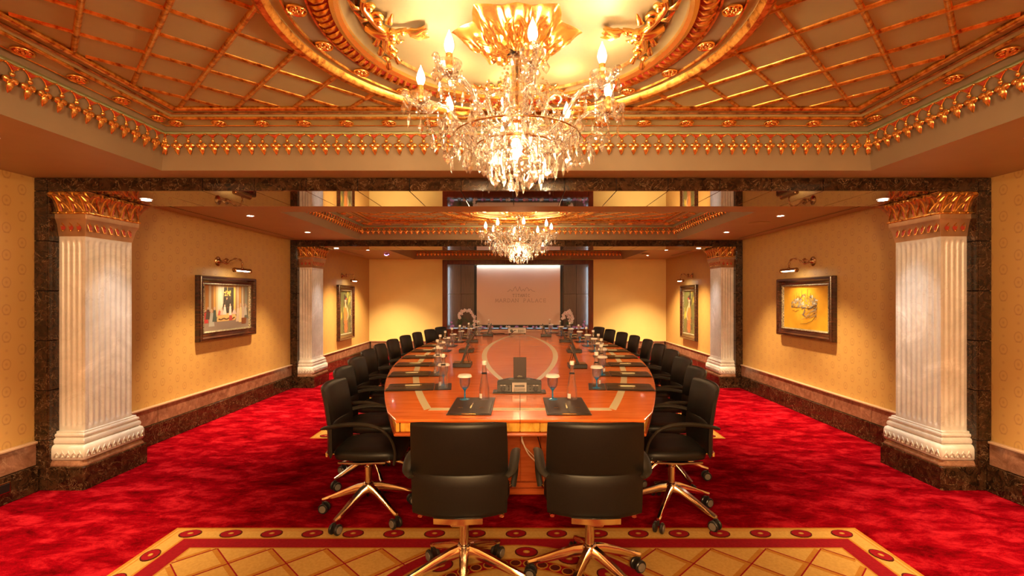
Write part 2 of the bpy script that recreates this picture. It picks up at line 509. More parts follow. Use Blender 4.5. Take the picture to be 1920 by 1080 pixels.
HX, HY = 2.58, 1.29
LX, LY = HX - 0.345, HY - 0.31
ZL = 0.338
def ceiling_parent(D, y0, y1, zs):
    b = MB()
    # slab with hole (local)
    l, r, f, k = -WX - CX - .1, WX - CX + .1, y0 - D, y1 - D
    def slab(xa, xb, ya, yb): b.box(xa, xb, ya, yb, 0, 0.04)
    slab(l, -HX, f, k); slab(HX, r, f, k)
    slab(-HX, HX, f, -HY)
    if k > HY: slab(-HX, HX, HY, k)
    frame_shell(b, [(0, 0.0), (0.012, 0.03), (0.05, 0.13), (0.085, 0.22), (0.095, 0.235)], HX, HY, 1)
    frame_shell(b, [(0.095, 0.235), (0.075, 0.238), (0.075, 0.252), (0.095, 0.254)], HX, HY, 2)
    frame_shell(b, [(0.095, 0.254), (0.098, 0.288), (0.115, 0.29)], HX, HY, 3)
    frame_shell(b, [(0.115, 0.29), (0.215, 0.302), (0.30, 0.338)], HX, HY, 2)
    b.box(-HX, HX, -HY, HY, ZL, ZL + 0.03, 2)
    o = b.build('ceiling', ['plaster', 'beige', 'mauve', 'beige'])
    struct(o)
    o.location = (CX, D, CEIL); o.scale = (1, 1, zs)
    return o

# pieces, made once, shared
def rail_piece(hx, hy, prof, name, mat, parent):
    b = MB(); frame_shell(b, prof, hx, hy); return b.build(name, mat, parent, True, auto=50)

def pendant_mesh():
    b = MB()
    # swag triangle in red with gold rim, bead, two side lobes and a pointed drop; lies in the XZ plane, proud towards -Y
    b.add([(-0.030, 0, 0.072), (0.030, 0, 0.072), (0.0, 0, 0.042), (-0.024, -0.006, 0.069), (0.024, -0.006, 0.069), (0.0, -0.006, 0.047)],
          [(3, 4, 5), (0, 1, 4, 3), (1, 2, 5, 4), (2, 0, 3, 5)], 1)
    b.tube([(-0.043, -0.004, 0.073), (-0.02, -0.006, 0.07), (0.0, -0.006, 0.069), (0.02, -0.006, 0.07), (0.043, -0.004, 0.073)], 0.0035, 4)
    b.tube([(-0.034, -0.003, 0.070), (-0.016, -0.005, 0.056), (0.0, -0.004, 0.038)], 0.0032, 4)
    b.tube([(0.034, -0.003, 0.070), (0.016, -0.005, 0.056), (0.0, -0.004, 0.038)], 0.0032, 4)
    b.ball((0.0425, -0.006, 0.072), 0.007, 6, 4)
    b.ball((0, -0.008, 0.026), 0.014, 7, 4, sy=0.8)
    for s in (-1, 1): b.ball((s * 0.019, -0.008, -0.004), 0.0205, 7, 4, sy=0.6, sz=0.9)
    b.lathe([(0.0005, -0.070), (0.012, -0.054), (0.0195, -0.034), (0.0165, -0.014), (0.004, 0.0)], 7, (0, -0.014, 0), 0, 1, 0.6)
    b.ball((0, -0.02, -0.006), 0.006, 6, 3)
    return b
def rosette_mesh():
    b = MB()
    b.lathe([(0.043, 0), (0.046, -0.006), (0.042, -0.012), (0.036, -0.006), (0.035, 0)], 20, caps=False)
    b.lathe([(0.036, -0.001), (0.01, -0.004), (0.001, -0.004)], 20, mi=1, caps=False)
    for k in range(8):
        a = 2 * pi * k / 8
        b.ball((0.022 * cos(a), 0.022 * sin(a), -0.006), 0.0085, 6, 4, sx=1 + .3 * abs(cos(a)), sy=1 + .3 * abs(sin(a)))
    b.ball((0, 0, -0.008), 0.008, 6, 4)
    return b

def circle_band(prof, n=96, clampy=None, ex=1.0):
    b = MB()
    rings = []
    for r, z in prof:
        ring = []
        for i in range(n):
            a = 2 * pi * i / n
            x, y = r * cos(a) * ex, r * sin(a)
            if clampy: y = max(-clampy, min(clampy, y))
            ring.append((x, y, z))
        rings.append(ring)
    b.loft(rings, 0, True, False)
    return b

def spiral(cx, cy, r0, a0, turns, k=22, z=-0.012, lift=0.02):
    pts = []
    for i in range(k + 1):
        t = i / k
        r = r0 * (1 - 0.85 * t)
        a = a0 + turns * 2 * pi * t
        pts.append((cx + r * cos(a), cy + r * sin(a), z - lift * t))
    return pts

def scroll_ornament():
    """gilded cluster: local +x points to the rim, +y along it"""
    b = MB()
    for s in (-1, 1):
        # main S scroll, hugging the rim
        p = catmull([(0.0, 0, -0.03), (0.02, s * 0.05, -0.035), (0.045, s * 0.12, -0.03), (0.055, s * 0.18, -0.025), (0.04, s * 0.22, -0.02)], 5)
        b.tube(p, [0.022 - 0.010 * i / len(p) for i in range(len(p))], 7)
        q = spiral(0.025, s * 0.19, 0.03, s * 1.2, -s * 1.4)
        b.tube(q, [0.012 - 0.006 * i / len(q) for i in range(len(q))], 6); b.ball((0.025, s * 0.19, -0.035), 0.017, 8, 5)
        q = spiral(0.015, s * 0.10, 0.032, -s * 0.6, s * 1.3)
        b.tube(q, [0.013 - 0.006 * i / len(q) for i in range(len(q))], 6); b.ball((0.012, s * 0.10, -0.04), 0.019, 8, 5)
        q = spiral(0.075, s * 0.26, 0.022, s * 2.6, -s * 1.2)
        b.tube(q, 0.008, 6); b.ball((0.075, s * 0.26, -0.028), 0.012, 8, 5)
        # leaf tongues between scrolls
        for (x, y, dx, dy) in ((0.06, s * 0.08, 0.05, s * 0.05), (0.07, s * 0.16, 0.04, s * 0.07), (-0.01, s * 0.05, -0.04, s * 0.06), (0.03, s * 0.25, -0.02, s * 0.06), (0.08, s * 0.31, 0.01, s * 0.07)):
            b.tube([(x, y, -0.018), (x + dx * .5, y + dy * .5, -0.035), (x + dx, y + dy, -0.012)], [0.012, 0.016, 0.004], 6, flat=0.7)
    b.tube(catmull([(0.09, 0, -0.01), (0.05, 0, -0.035), (0.0, 0, -0.045), (-0.05, 0, -0.03), (-0.09, 0, -0.025)], 4), [0.026] * 9 + [0.014] * 8, 8)
    b.ball((-0.02, 0, -0.045), 0.03, 9, 6); b.ball((-0.07, 0, -0.032), 0.017, 8, 5)
    # tulip bud pointing inwards
    rings = []
    for t, r in ((0, 0.010), (0.25, 0.020), (0.5, 0.017), (0.8, 0.026), (1, 0.036)):
        rings.append([(-0.09 - 0.085 * t, r * cos(2 * pi * k / 9), -0.028 + r * 0.7 * sin(2 * pi * k / 9)) for k in range(9)])
    b.loft(rings)
    for s in (-1, 0, 1): b.tube([(-0.10, s * 0.012, -0.04), (-0.14, s * 0.022, -0.05), (-0.185, s * 0.036, -0.035)], [0.008, 0.010, 0.003], 5)
    return b

def medallion():
    """big gilded ceiling rose with eight pointed lobes and folded leaf relief"""
    b = MB(); n, m = 160, 14
    rings = []
    lobes = [(0, .345), (52, .325), (90, .27), (128, .325), (180, .345), (232, .325), (270, .27), (308, .325)]
    for j in range(m + 1):
        t = j / m; ring = []
        for i in range(n):
            th = 360 * i / n
            R = 0.25
            for a, L in lobes:
                d = abs((th - a + 180) % 360 - 180)
                w = 24
                R = max(R, 0.25 + (L - 0.25) * max(0, 1 - (d / w)) ** 1.1 if d < w else 0)
            a = radians(th); r = R * (0.16 + 0.84 * t)
            z = -0.085 * (1 - t) ** 0.6 - 0.008
            z -= 0.024 * (0.5 + 0.5 * cos(24 * a + 3 * t)) * sin(pi * t) * (1 if (j % 4) < 3 else .3)
            z -= 0.012 * abs(sin(8 * a + 7 * t)) * sin(pi * min(1, t * 1.2))
            z -= 0.014 * (0.5 + 0.5 * cos(4 * a + 12 * t)) * (1 - t) 
            if t > .8: z = z * (1 - (t - .8) / .2) - 0.0 
            ring.append((r * cos(a), r * sin(a), z))
        rings.append(ring)
    b.loft(rings, 0, True, False)
    for a, L in lobes:
        a = radians(a)
        c, s = cos(a), sin(a)
        for sd in (-1, 1):
            pts = [(c * r - s * sd * o, s * r + c * sd * o, z) for r, o, z in ((0.08, 0.02, -0.08), (0.14, 0.045, -0.075), (0.2, 0.04, -0.06), (L * .82, 0.015, -0.035))]
            b.tube(catmull(pts, 4), [0.006 + 0.007 * sin(pi * k / 12) for k in range(13)], 6)
            px, py = c * 0.165 - s * sd * 0.055, s * 0.165 + c * sd * 0.055
            q = [(px + x - 0, py + y, -0.05 + z) for x, y, z in spiral(0, 0, 0.024, a + sd * 2, sd * 1.3, 14, 0, 0.02)]
            b.tube(q, 0.007, 5)
        b.ball((c * 0.2, s * 0.2, -0.06), 0.017, 8, 5); b.ball((c * 0.115, s * 0.115, -0.085), 0.02, 8, 5)
    return b

def clip_bar(x0, y0, dx, dy, R):
    """segments of a line inside the lattice field and outside the circle"""
    ts = []
    for (p, d, h) in ((x0, dx, LX), (y0, dy, LY)):
        ts.append(sorted(((-h - p) / d, (h - p) / d)))
    t0, t1 = max(ts[0][0], ts[1][0]), min(ts[0][1], ts[1][1])
    if t1 - t0 < 0.04: return []
    A = dx * dx + dy * dy; B = x0 * dx + y0 * dy; C = x0 * x0 + y0 * y0 - R * R
    disc = B * B - A * C
    if disc <= 0: return [(t0, t1)]
    q = sqrt(disc); c0, c1 = (-B - q) / A, (-B + q) / A
    out = []
    if c0 - t0 > 0.04: out.append((t0, min(c0, t1)))
    if t1 - c1 > 0.04: out.append((max(c1, t0), t1))
    if c1 < t0 or c0 > t1: out = [(t0, t1)]
    return out

def dress_ceiling(P, first=None, partial=False):
    """gilded mouldings, lattice, rings, pendants; all children of the ceiling P"""
    g = {} if first is None else first
    def part(key, name, mb, mat, smooth=True, auto=40):
        if key in g: o = inst(g[key], P)
        else:
            o = mb().build(name, mat, P, smooth, auto=auto); g[key] = o
        return o
    def fr(prof):
        def f():
            b = MB(); frame_shell(b, prof, HX, HY); return b
        return f
    def rod(ins, z, r):
        return fr([(ins + r * cos(a), z + r * sin(a)) for a in [pi * k / 6 for k in range(0, -13, -1)]])
    part('r1', 'gilt_rail', rod(0.108, 0.290, 0.006), 'gold_bright')
    part('r2', 'gilt_rail', rod(0.222, 0.300, 0.011), 'gold')
    part('r3', 'gilt_rail', rod(0.262, 0.318, 0.007), 'gold_dark')
    part('r4', 'gilt_rail', rod(0.322, 0.326, 0.017), 'gold')
    # pendants along the coving
    tilt = atan2(0.08, 0.235)
    if 'pend' not in g: g['pend_me'] = pendant_mesh().build('gilt_pendant', ['gold_bright', 'redbole'], P, True, auto=60); g['pend'] = g['pend_me']; fresh = g['pend']
    else: fresh = None
    zc = 0.165
    def place(x, y, rz):
        nonlocal fresh
        o = fresh if fresh is not None else inst(g['pend'], P)
        fresh = None
        o.location = (x, y, zc); o.rotation_euler = (tilt, 0, rz)
    nx = 58; ins = 0.071
    for k in range(nx):
        place(-HX + 0.075 + (2 * HX - 0.15) * k / (nx - 1), HY - ins, 0)
    if not partial:
        ny = 29
        for s in (-1, 1):
            for k in range(ny):
                place(s * (HX - ins), -HY + 0.075 + (2 * HY - 0.15) * k / (ny - 1), -s * pi / 2)
        # rosettes in the moulding band
        if 'ros' not in g: g['ros'] = rosette_mesh().build('rosette', ['gold_bright', 'redbole'], P, True, auto=60); fr_ = g['ros']
        else: fr_ = None
        spots = []
        for k in range(17): spots.append((-2.36 + 0.295 * k, HY - 0.162, 0.292, 0.12, 0))
        for s in (-1, 1):
            for k in range(8): spots.append((s * (HX - 0.162), -1.03 + 0.295 * k, 0.292, 0.12, -s * pi / 2))
        for x, y, z, t, rz in spots:
            o = fr_ if fr_ is not None else inst(g['ros'], P); fr_ = None
            o.location = (x, y, z); o.rotation_euler = (-t, 0, rz); o.scale = (1.15, .95, 1)
        # lattice bars
        if 'bars' not in g:
            g['bars'] = []
            step = 0.378
            for sgn in (1, -1):
                for k in range(-20, 21):
                    x0 = sgn * (-LX + step * k) - sgn * 0.0
                    for t0, t1 in clip_bar(x0, LY, sgn * 0.7071, -0.7071, 1.08):
                        L = t1 - t0
                        bb = MB()
                        cs = [(-0.014, 0), (-0.012, -0.008), (-0.005, -0.014), (0.005, -0.014), (0.012, -0.008), (0.014, 0)]
                        bb.loft([[(x_, y_, z_) for x_, z_ in cs] for y_ in (0, L)])
                        a = atan2(-0.7071, sgn * 0.7071) - pi / 2
                        g['bars'].append(bb.build('lattice_bar', 'gold', P, True, (x0 + sgn * .7071 * t0, LY - .7071 * t0, ZL + (0 if sgn > 0 else .003)), (0, 0, a), auto=60))
        else:
            for o in g['bars']: inst(o, P)
        # circular centre
        CY = 0.965
        part('c0', 'circle_ring', lambda: circle_band([(1.11, ZL), (1.11, ZL - .03), (1.09, ZL - .045), (1.065, ZL - .042), (1.05, ZL - .02), (1.045, ZL)], 128, CY + .03), 'gold')
        part('c1', 'ring_plaster_band', lambda: circle_band([(1.05, ZL - .01), (1.02, ZL - .004), (0.995, ZL - .016)], 128, CY + .005), 'mauve')
        part('c2', 'circle_ring', lambda: circle_band([(1.004, ZL - .01), (1.000, ZL - .024), (0.992, ZL - .024), (0.988, ZL - .01)], 128, CY), 'gold')
        part('c3', 'ring_plaster_band', lambda: circle_band([(0.992, ZL - .014), (0.90, ZL - .018)], 128, CY), 'beige')
        part('c4', 'circle_ring', lambda: circle_band([(0.90, ZL - .01), (0.897, ZL - .026), (0.888, ZL - .026), (0.882, ZL - .01)], 128), 'gold')
        part('c5', 'leaf_moulding_bed', lambda: circle_band([(0.885, ZL - .012), (0.86, ZL - .03), (0.82, ZL - .026), (0.80, ZL - .012)], 128), 'redbole')
        def leaves():
            b = MB()
            for k in range(120):
                a = 2 * pi * k / 120
                p = [((r) * cos(a + d), r * sin(a + d), z) for r, d, z in ((0.878, 0.0, ZL - .026), (0.855, 0.018, ZL - .04), (0.828, 0.03, ZL - .036), (0.81, 0.034, ZL - .02))]
                b.tube(p, [0.006, 0.011, 0.009, 0.003], 5)
            return b
        o = part('c6', 'leaf_moulding', leaves, 'gold', auto=60); o['kind'] = 'stuff'
        part('c7', 'circle_ring', lambda: circle_band([(0.808, ZL - .01), (0.80, ZL - .04), (0.78, ZL - .046), (0.762, ZL - .034), (0.758, ZL - .01)], 128), 'gold_bright')
        part('c8', 'ring_plaster_band', lambda: circle_band([(0.76, ZL - .016), (0.735, ZL - .006), (0.70, ZL - .012)], 128), 'cream')
        part('c9', 'circle_ring', lambda: circle_band([(0.70, ZL - .008), (0.697, ZL - .020), (0.688, ZL - .020), (0.684, ZL - .004)], 128), 'gold_dark')
        part('c10', 'centre_disc', lambda: circle_band([(0.69, ZL - .004), (0.45, ZL - .006), (0.01, ZL - .006)], 96), 'cream')
        for k in range(20):
            a = radians(9 + 18 * k)
            y = 0.947 * sin(a)
            inst(g['ros'], P, (0.947 * cos(a), y, ZL - .017), (0, 0, a), (0.95, 0.95, 1.1))
        if 'orn' not in g: g['orn'] = scroll_ornament().build('scroll_ornament', 'gold_bright', P, True, auto=60); of = g['orn']
        else: of = None
        for k in range(4):
            o = of if of is not None else inst(g['orn'], P); of = None
            a = k * pi / 2
            o.location = (0.585 * cos(a), 0.585 * sin(a), ZL - .005); o.rotation_euler = (0, 0, a)
            o.scale = (1.0, 1.0, 1.0) if k % 2 == 0 else (.8, 0.8, .7)
        part('med', 'ceiling_rose', lambda: medallion(), 'gold_bright')['label'] = 'large gilded leaf rose behind the chandelier stem'
        g['med'].location = (0.01, 0.06, ZL - .006); g['med'].scale = (.9, .88, 1)
    return g

P1 = ceiling_parent(2.22, REAR_Y, 3.74, 1.0)
G = dress_ceiling(P1)
for o in P1.children:
    pass
P2 = ceiling_parent(6.53, 4.34, 7.89, 0.8)
dress_ceiling(P2, G)
for o in P2.children:
    pass
P3 = ceiling_parent(10.68, 8.49, 12.02, 0.8)
# far bay: only its far pendants can be seen
dress_ceiling(P3, G, partial=True)

# ---- marble portals
def portal(idx, y0, y1):
    core = MB()
    RX, BZ = 3.59, 2.31
    e = 0.012
    for s in (-1, 1):
        xa, xb = sorted((s * (RX + e), s * (WX - 0.002)))
        core.box(xa, xb, y0 + e, y1 - e, 0, CEIL)
    core.box(-RX - e, RX + e, y0 + e, y1 - e, BZ + e, CEIL + 0.02)
    o = struct(core.build('trim_%d' % idx, 'joint'))
    g = 0.0025
    # front and back band of the lintel, and polished soffit
    n = 18; w = 2 * RX / n
    m = MB(); m.bbox(g, w - g, 0, 0.014, g, CEIL - BZ - g, 0.002)
    t0 = m.build('marble_tile', 'marble_dark', o)
    m = MB(); m.bbox(g, w - g, g, y1 - y0 - g, 0, 0.014, 0.0015)
    t1 = m.build('soffit_tile', 'marble_polished', o)
    for k in range(n):
        a = t0 if k == 0 else inst(t0, o); a.location = (-RX + k * w, y0 - 0.001, BZ)
        inst(t0, o, (-RX + k * w, y1 - 0.013, BZ))
        a = t1 if k == 0 else inst(t1, o); a.location = (-RX + k * w, y0, BZ - 0.001)
    # piers
    hs = 0.385; rows = 6
    m = MB(); m.bbox(0, 0.014, g, y1 - y0 - g, g, hs - g, 0.002)
    rv = m.build('marble_tile', 'marble_dark', o)
    m = MB(); m.bbox(0, WX - RX - 0.002, 0, 0.014, g, hs - g, 0.002)
    fv = m.build('marble_tile', 'marble_dark', o)
    m = MB(); m.bbox(0, WX - RX - 0.002, 0, 0.014, g, CEIL - BZ - g, 0.002)
    cv = m.build('marble_tile', 'marble_dark', o)
    first = True
    for s in (-1, 1):
        for k in range(rows):
            a = rv if first else inst(rv, o)
            a.location = (s * (RX - 0.001) if s < 0 else RX - 0.013 + 0.0, y0, k * hs)
            if s < 0: a.location = (-RX - 0.001, y0, k * hs)
            a = fv if first else inst(fv, o)
            a.location = (-WX + 0.001 if s < 0 else RX + 0.001, y0 - 0.001, k * hs)
            first = False
        a = cv if s < 0 else inst(cv, o)
        a.location = (-WX + 0.001 if s < 0 else RX + 0.001, y0 - 0.001, BZ)
    return o
portal(1, *ARCH_Y[0]); portal(2, *ARCH_Y[1])

# ---- skirting and dado stones
def skirting(side, segs):
    s = -1 if side == 'left' else 1
    core = MB()
    for y0, y1 in segs:
        xa, xb = sorted((s * (WX - 0.02), s * WX)); core.box(xa, xb, y0, y1, 0, 0.38)
    o = struct(core.build('baseboard_' + side, 'joint'))
    g = 0.0015
    ma = mb_ = None
    for y0, y1 in segs:
        n = max(1, round((y1 - y0) / 0.62)); L = (y1 - y0) / n
        a_ = MB(); a_.bbox(-0.024, 0.024, g, L - g, 0.001, 0.2, 0.003)
        b_ = MB(); b_.bbox(-0.015, 0.015, g, L - g, 0.203, 0.366, 0.003)
        c_ = MB(); c_.bbox(-0.022, 0.022, 0, y1 - y0, 0.366, 0.386, 0.005)
        A = a_.build('baseboard_tile', 'marble_dark', o); B = b_.build('dado_tile', 'marble_pink', o)
        for k in range(n):
            q = A if k == 0 else inst(A, o); q.location = (s * (WX - 0.0245), y0 + k * L, 0)
            q = B if k == 0 else inst(B, o); q.location = (s * (WX - 0.0155), y0 + k * L, 0)
        c_.build('dado_ledge', 'lip', o, loc=(s * (WX - 0.0225), y0, 0))
    return o
for side in ('left', 'right'):
    skirting(side, [(REAR_Y, 3.71), (4.37, 7.86), (8.52, 11.97)])
core = MB()
for xa, xb in ((-WX, NX0 - .002), (NX1 + .002, WX)): core.box(xa, xb, BACK_Y - 0.012, BACK_Y - .001, 0, 0.38)
o = struct(core.build('baseboard_back', 'joint'))
for xa, xb in ((-WX + .05, NX0 - .005), (NX1 + .005, WX - .05)):
    n = 3; L = (xb - xa) / n
    for k in range(n):
        q = MB(); q.bbox(xa + k * L + .0015, xa + (k + 1) * L - .0015, BACK_Y - .045, BACK_Y - .013, 0.001, 0.2, 0.003); q.build('baseboard_tile', 'marble_dark', o)
        q = MB(); q.bbox(xa + k * L + .0015, xa + (k + 1) * L - .0015, BACK_Y - .03, BACK_Y - .013, 0.203, 0.366, 0.003); q.build('dado_tile', 'marble_pink', o)
    q = MB(); q.bbox(xa, xb, BACK_Y - .045, BACK_Y - .002, 0.366, 0.386, 0.004); q.build('dado_ledge', 'lip', o)

# slot diffusers in the ceiling along the side walls
for x, y0, y1, lab in ((-3.5, 4.9, 7.6, 'long dark slot in the ceiling above the left gallery picture'), (3.5, 4.9, 7.6, 'long dark slot in the ceiling above the right gold picture'),
                       (-3.47, 8.9, 10.9, 'dark air slot in the far bay ceiling, left side'), (3.47, 8.9, 10.9, 'dark air slot in the far bay ceiling, right side')):
    b = MB(); b.box(-.014, .014, 0, y1 - y0, -.003, -.0005)
    for s in (-1, 1): b.box(s * .018 - .004, s * .018 + .004, 0, y1 - y0, -.005, -.0005, 1)
    tag(b.build('air_slot', ['black', 'plaster'], None, False, (x, y0, CEIL)), lab, 'air vent')

# ------------------------------------------------------------------ columns
def fluted_ring(u0, u1, v0, v1, z, depth, nu, nv):
    """closed outline: fluted front (v=v0) , side (u=u1), back (v=v1); plain at u=u0"""
    pts = []
    def face(ax, ay, bx, by, nfl, nx_, ny_):
        L = sqrt((bx - ax) ** 2 + (by - ay) ** 2); m = 0.016
        w = (L - 2 * m) / nfl
        out = [(ax, ay)]
        for k in range(nfl):
            for j in range(7):
                t = (m + w * (k + 0.12 + 0.76 * j / 6)) / L
                d = depth * sin(pi * j / 6)
                out.append((ax + (bx - ax) * t - nx_ * d, ay + (by - ay) * t - ny_ * d))
        return out
    pts += face(u0, v0, u1, v0, nu, 0, -1)
    pts += face(u1, v0, u1, v1, nv, 1, 0)
    pts += face(u1, v1, u0, v1, nu, 0, 1)
    pts += [(u0, v1)]
    return [(x, y, z) for x, y in pts]

def make_column():
    root = empty('column', (0, 0, 0))
    def chamf(u1, v0, v1, c=0.0):
        return [(0, v0), (u1 - c, v0), (u1, v0 + c), (u1, v1 - c), (u1 - c, v1), (0, v1)]
    def stack(secs, c=0.0):
        return [[(x, y, z) for x, y in chamf(u, v0, v1, max(c, 1e-4))] for u, v0, v1, z in secs]
    # marble foot (v measured from portal front)
    b = MB(); b.loft(stack([(.27, .002, .645, 0), (.27, .002, .645, .172), (.262, .01, .637, .18)], .012)); b.build('marble_foot', 'marble_dark', root)
    b = MB(); b.loft(stack([(.262, .012, .636, .181), (.262, .012, .636, .192), (.248, .026, .622, .222)], .03)); b.build('marble_step', 'marble_pink', root)
    secs = [(.245, .03, .618, .223), (.256, .02, .628, .235), (.256, .02, .628, .31), (.25, .026, .622, .33), (.235, .04, .608, .342)]
    b = MB(); b.loft(stack(secs, .012)); b.build('carved_plinth', 'marble_white', root, True, auto=50)
    # carved leaf relief around the plinth
    b = MB()
    def zig(p0, p1, n, nx_, ny_):
        for k in range(n):
            for q in (0, 1):
                h = (.298 - .012 * q, .248 + 0.02 * q)
                pts = []
                for t, z in ((k + .05 + .12 * q, h[1]), (k + .5, h[0]), (k + .95 - .12 * q, h[1])):
                    t /= n
                    pts.append((p0[0] + (p1[0] - p0[0]) * t + nx_ * .002, p0[1] + (p1[1] - p0[1]) * t + ny_ * .002, z))
                b.tube(pts, .0045, 5)
            t = (k + .5) / n; b.ball((p0[0] + (p1[0] - p0[0]) * t + nx_ * .001, p0[1] + (p1[1] - p0[1]) * t + ny_ * .001, .252), .007, 6, 4)
    zig((.02, .02), (.244, .02), 5, 0, -1); zig((.256, .03), (.256, .62), 12, 1, 0)
    b.build('plinth_carving', 'marble_white', root, True)
    secs = [(.226, .05, .598, .342), (.236, .04, .608, .352), (.238, .038, .61, .37), (.232, .044, .604, .385), (.222, .054, .594, .388), (.222, .054, .594, .395),
            (.228, .048, .6, .402), (.229, .047, .601, .412), (.224, .052, .596, .422), (.214, .062, .586, .424), (.214, .062, .586, .436), (.21, .066, .582, .44)]
    b = MB(); b.loft(stack(secs, .004)); b.build('base_moulding', 'marble_white', root, True, auto=35)
    U0, U1, V0, V1 = 0.0, .205, .10, .54
    U1, V0, V1 = .205, .085, .54
    rings = []
    for z, d in ((.44, 0), (.47, 0), (.476, .004), (.486, .0075), (.50, .0095), (.53, .011), (1.90, .011), (1.92, .0095), (1.935, .006), (1.945, 0), (1.972, 0)):
        rings.append(fluted_ring(U0, U1, V0, V1, z, d, 4, 8))
    b = MB(); b.loft(rings); b.build('fluted_shaft', 'marble_white', root, True, auto=32)
    # capital: lower bell, upper bell
    secs = [(.21, .08, .545, 1.97), (.212, .078, .547, 1.985), (.225, .066, .56, 2.06), (.24, .052, .573, 2.10), (.243, .048, .577, 2.105), (.243, .048, .577, 2.147)]
    b = MB(); b.loft(stack(secs, .002)); b.build('capital_bell', 'bronze', root, True, auto=35)
    secs2 = [(.232, .058, .566, 2.148), (.238, .052, .572, 2.19), (.262, .03, .60, 2.25), (.295, .006, .63, 2.295), (.30, .002, .636, 2.306)]
    b = MB(); b.loft(stack(secs2, .002)); b.build('capital_top', 'gold_dark', root, True, auto=35)
    # bead moulding
    b = MB(); b.tube([(0, .046, 2.15), (.246, .046, 2.15), (.246, .58, 2.15)], .009, 8)
    for k in range(4): b.ball((.03 + .065 * k, .044, 2.15), .012, 8, 5)
    for k in range(9): b.ball((.248, .06 + .062 * k, 2.15), .012, 8, 5)
    b.build('bead_moulding', 'gold', root, True, auto=60)
    # big leaves
    def prof(z):    # outward offset of the upper bell at height
        pts = [(2.148, 0), (2.19, .006), (2.25, .03), (2.295, .062), (2.31, .066)]
        for (a, oa), (c, oc) in zip(pts, pts[1:]):
            if a <= z <= c: return oa + (oc - oa) * (z - a) / (c - a)
        return .07
    m = MB()
    W = .098
    m.tube([(0, -prof(z) - .004, z) for z in (2.155, 2.2, 2.24, 2.27, 2.29)], [.007, .008, .009, .011, .012], 6)
    m.tube([(-.018, -prof(2.285) - .012, 2.287), (0, -prof(2.285) - .015, 2.289), (.018, -prof(2.285) - .012, 2.287)], [.012, .018, .012], 8)
    grid = []
    for j, z in enumerate((2.156, 2.19, 2.22, 2.25, 2.275, 2.292, 2.285)):
        wd = (.030, .040, .046, .047, .044, .036, .026)[j]; cu = (0, 0, .002, .004, .010, .020, .030)[j]
        grid.append([(wd * u, -prof(min(z, 2.3)) - .003 - cu + .010 * abs(u) ** 1.5 - .004 * cos(u * 9), z - .010 * abs(u) * (j > 3)) for u in (-1, -.75, -.5, -.25, 0, .25, .5, .75, 1)])
    m.loft(grid, 2, False, False)
    q = catmull([(W * .95, -prof(2.16) - .003, 2.16), (W * .65, -prof(2.21) - .006, 2.21), (W * .35, -prof(2.24) - .006, 2.237), (W * .12, -prof(2.28) - .004, 2.28)], 4)
    m.tube(q, .0055, 5)
    q = catmull([(W * .42, -prof(2.185) - .003, 2.185), (W * .3, -prof(2.21) - .005, 2.215), (W * .08, -prof(2.235) - .004, 2.24)], 4)
    m.tube(q, [.003, .004, .005, .006, .006, .006, .005, .004, .003], 5)
    m.tube([(W * .5, -prof(2.30) + .002, 2.30), (W * .58, -prof(2.28) - .006, 2.282), (W * .70, -prof(2.255) - .003, 2.255)], [.008, .013, .004], 6)
    m.tube([(.02, -prof(2.17) - .001, 2.165), (.018, -prof(2.22) - .002, 2.22)], .004, 4, 1)
    lf = m.build('acanthus_leaf', ['gold', 'redbole', 'gold_dark'], root, True, auto=60)
    lf.location = (.03, .058, 0)
    for k in range(1, 3): inst(lf, root, (.03 + .1 * k, .058, 0))
    for k in range(5): inst(lf, root, (.232, .085 + .1 * k, 0), (0, 0, pi / 2), (1, 1, 1))
    for k in range(5):
        pass
    # small slanted leaves on the lower bell
    m = MB()
    m.add([(-.02, -.003, .02), (.0, -.012, .042), (.024, -.003, .0), (.012, -.001, -.022), (-.008, -.006, -.02)], [(0, 1, 2), (0, 2, 3, 4)], 1)
    m.tube([(-.024, -.006, .058), (-.004, -.012, .034), (.014, -.01, .012)], [.003, .005, .003], 5)
    m.tube([(-.022, -.004, .052), (-.016, -.006, .01), (-.004, -.004, -.026)], .003, 5)
    m.ball((.006, -.006, -.024), .008, 6, 4)
    sl = m.build('small_leaf', ['gold_bright', 'redbole'], root, True, auto=60)
    sl.location = (.045, .069, 2.035); sl.rotation_euler = (-.17, 0, 0)
    for k in range(1, 3): inst(sl, root, (.045 + .062 * k, .069, 2.035))
    for k in range(7): inst(sl, root, (.2235, .10 + .065 * k, 2.035), (-.17, 0, pi / 2))
    return root
c0 = make_column()
spots = [(0, -1), (0, 1), (1, -1), (1, 1)]
labs = {(0, -1): 'white fluted marble column with gilded capital, near left portal', (0, 1): 'white fluted marble column with gilded capital, near right portal',
        (1, -1): 'smaller looking fluted column with gilded capital, far left portal', (1, 1): 'smaller looking fluted column with gilded capital, far right portal'}
for i, (ar, s) in enumerate(spots):
    c = c0 if i == 0 else copy_tree(c0)
    c.location = (s * 3.577, ARCH_Y[ar][0], 0)
    c.scale = (-s, 1, 1)
    tag(c, labs[(ar, s)], 'column', 'fluted columns under the marble portals')

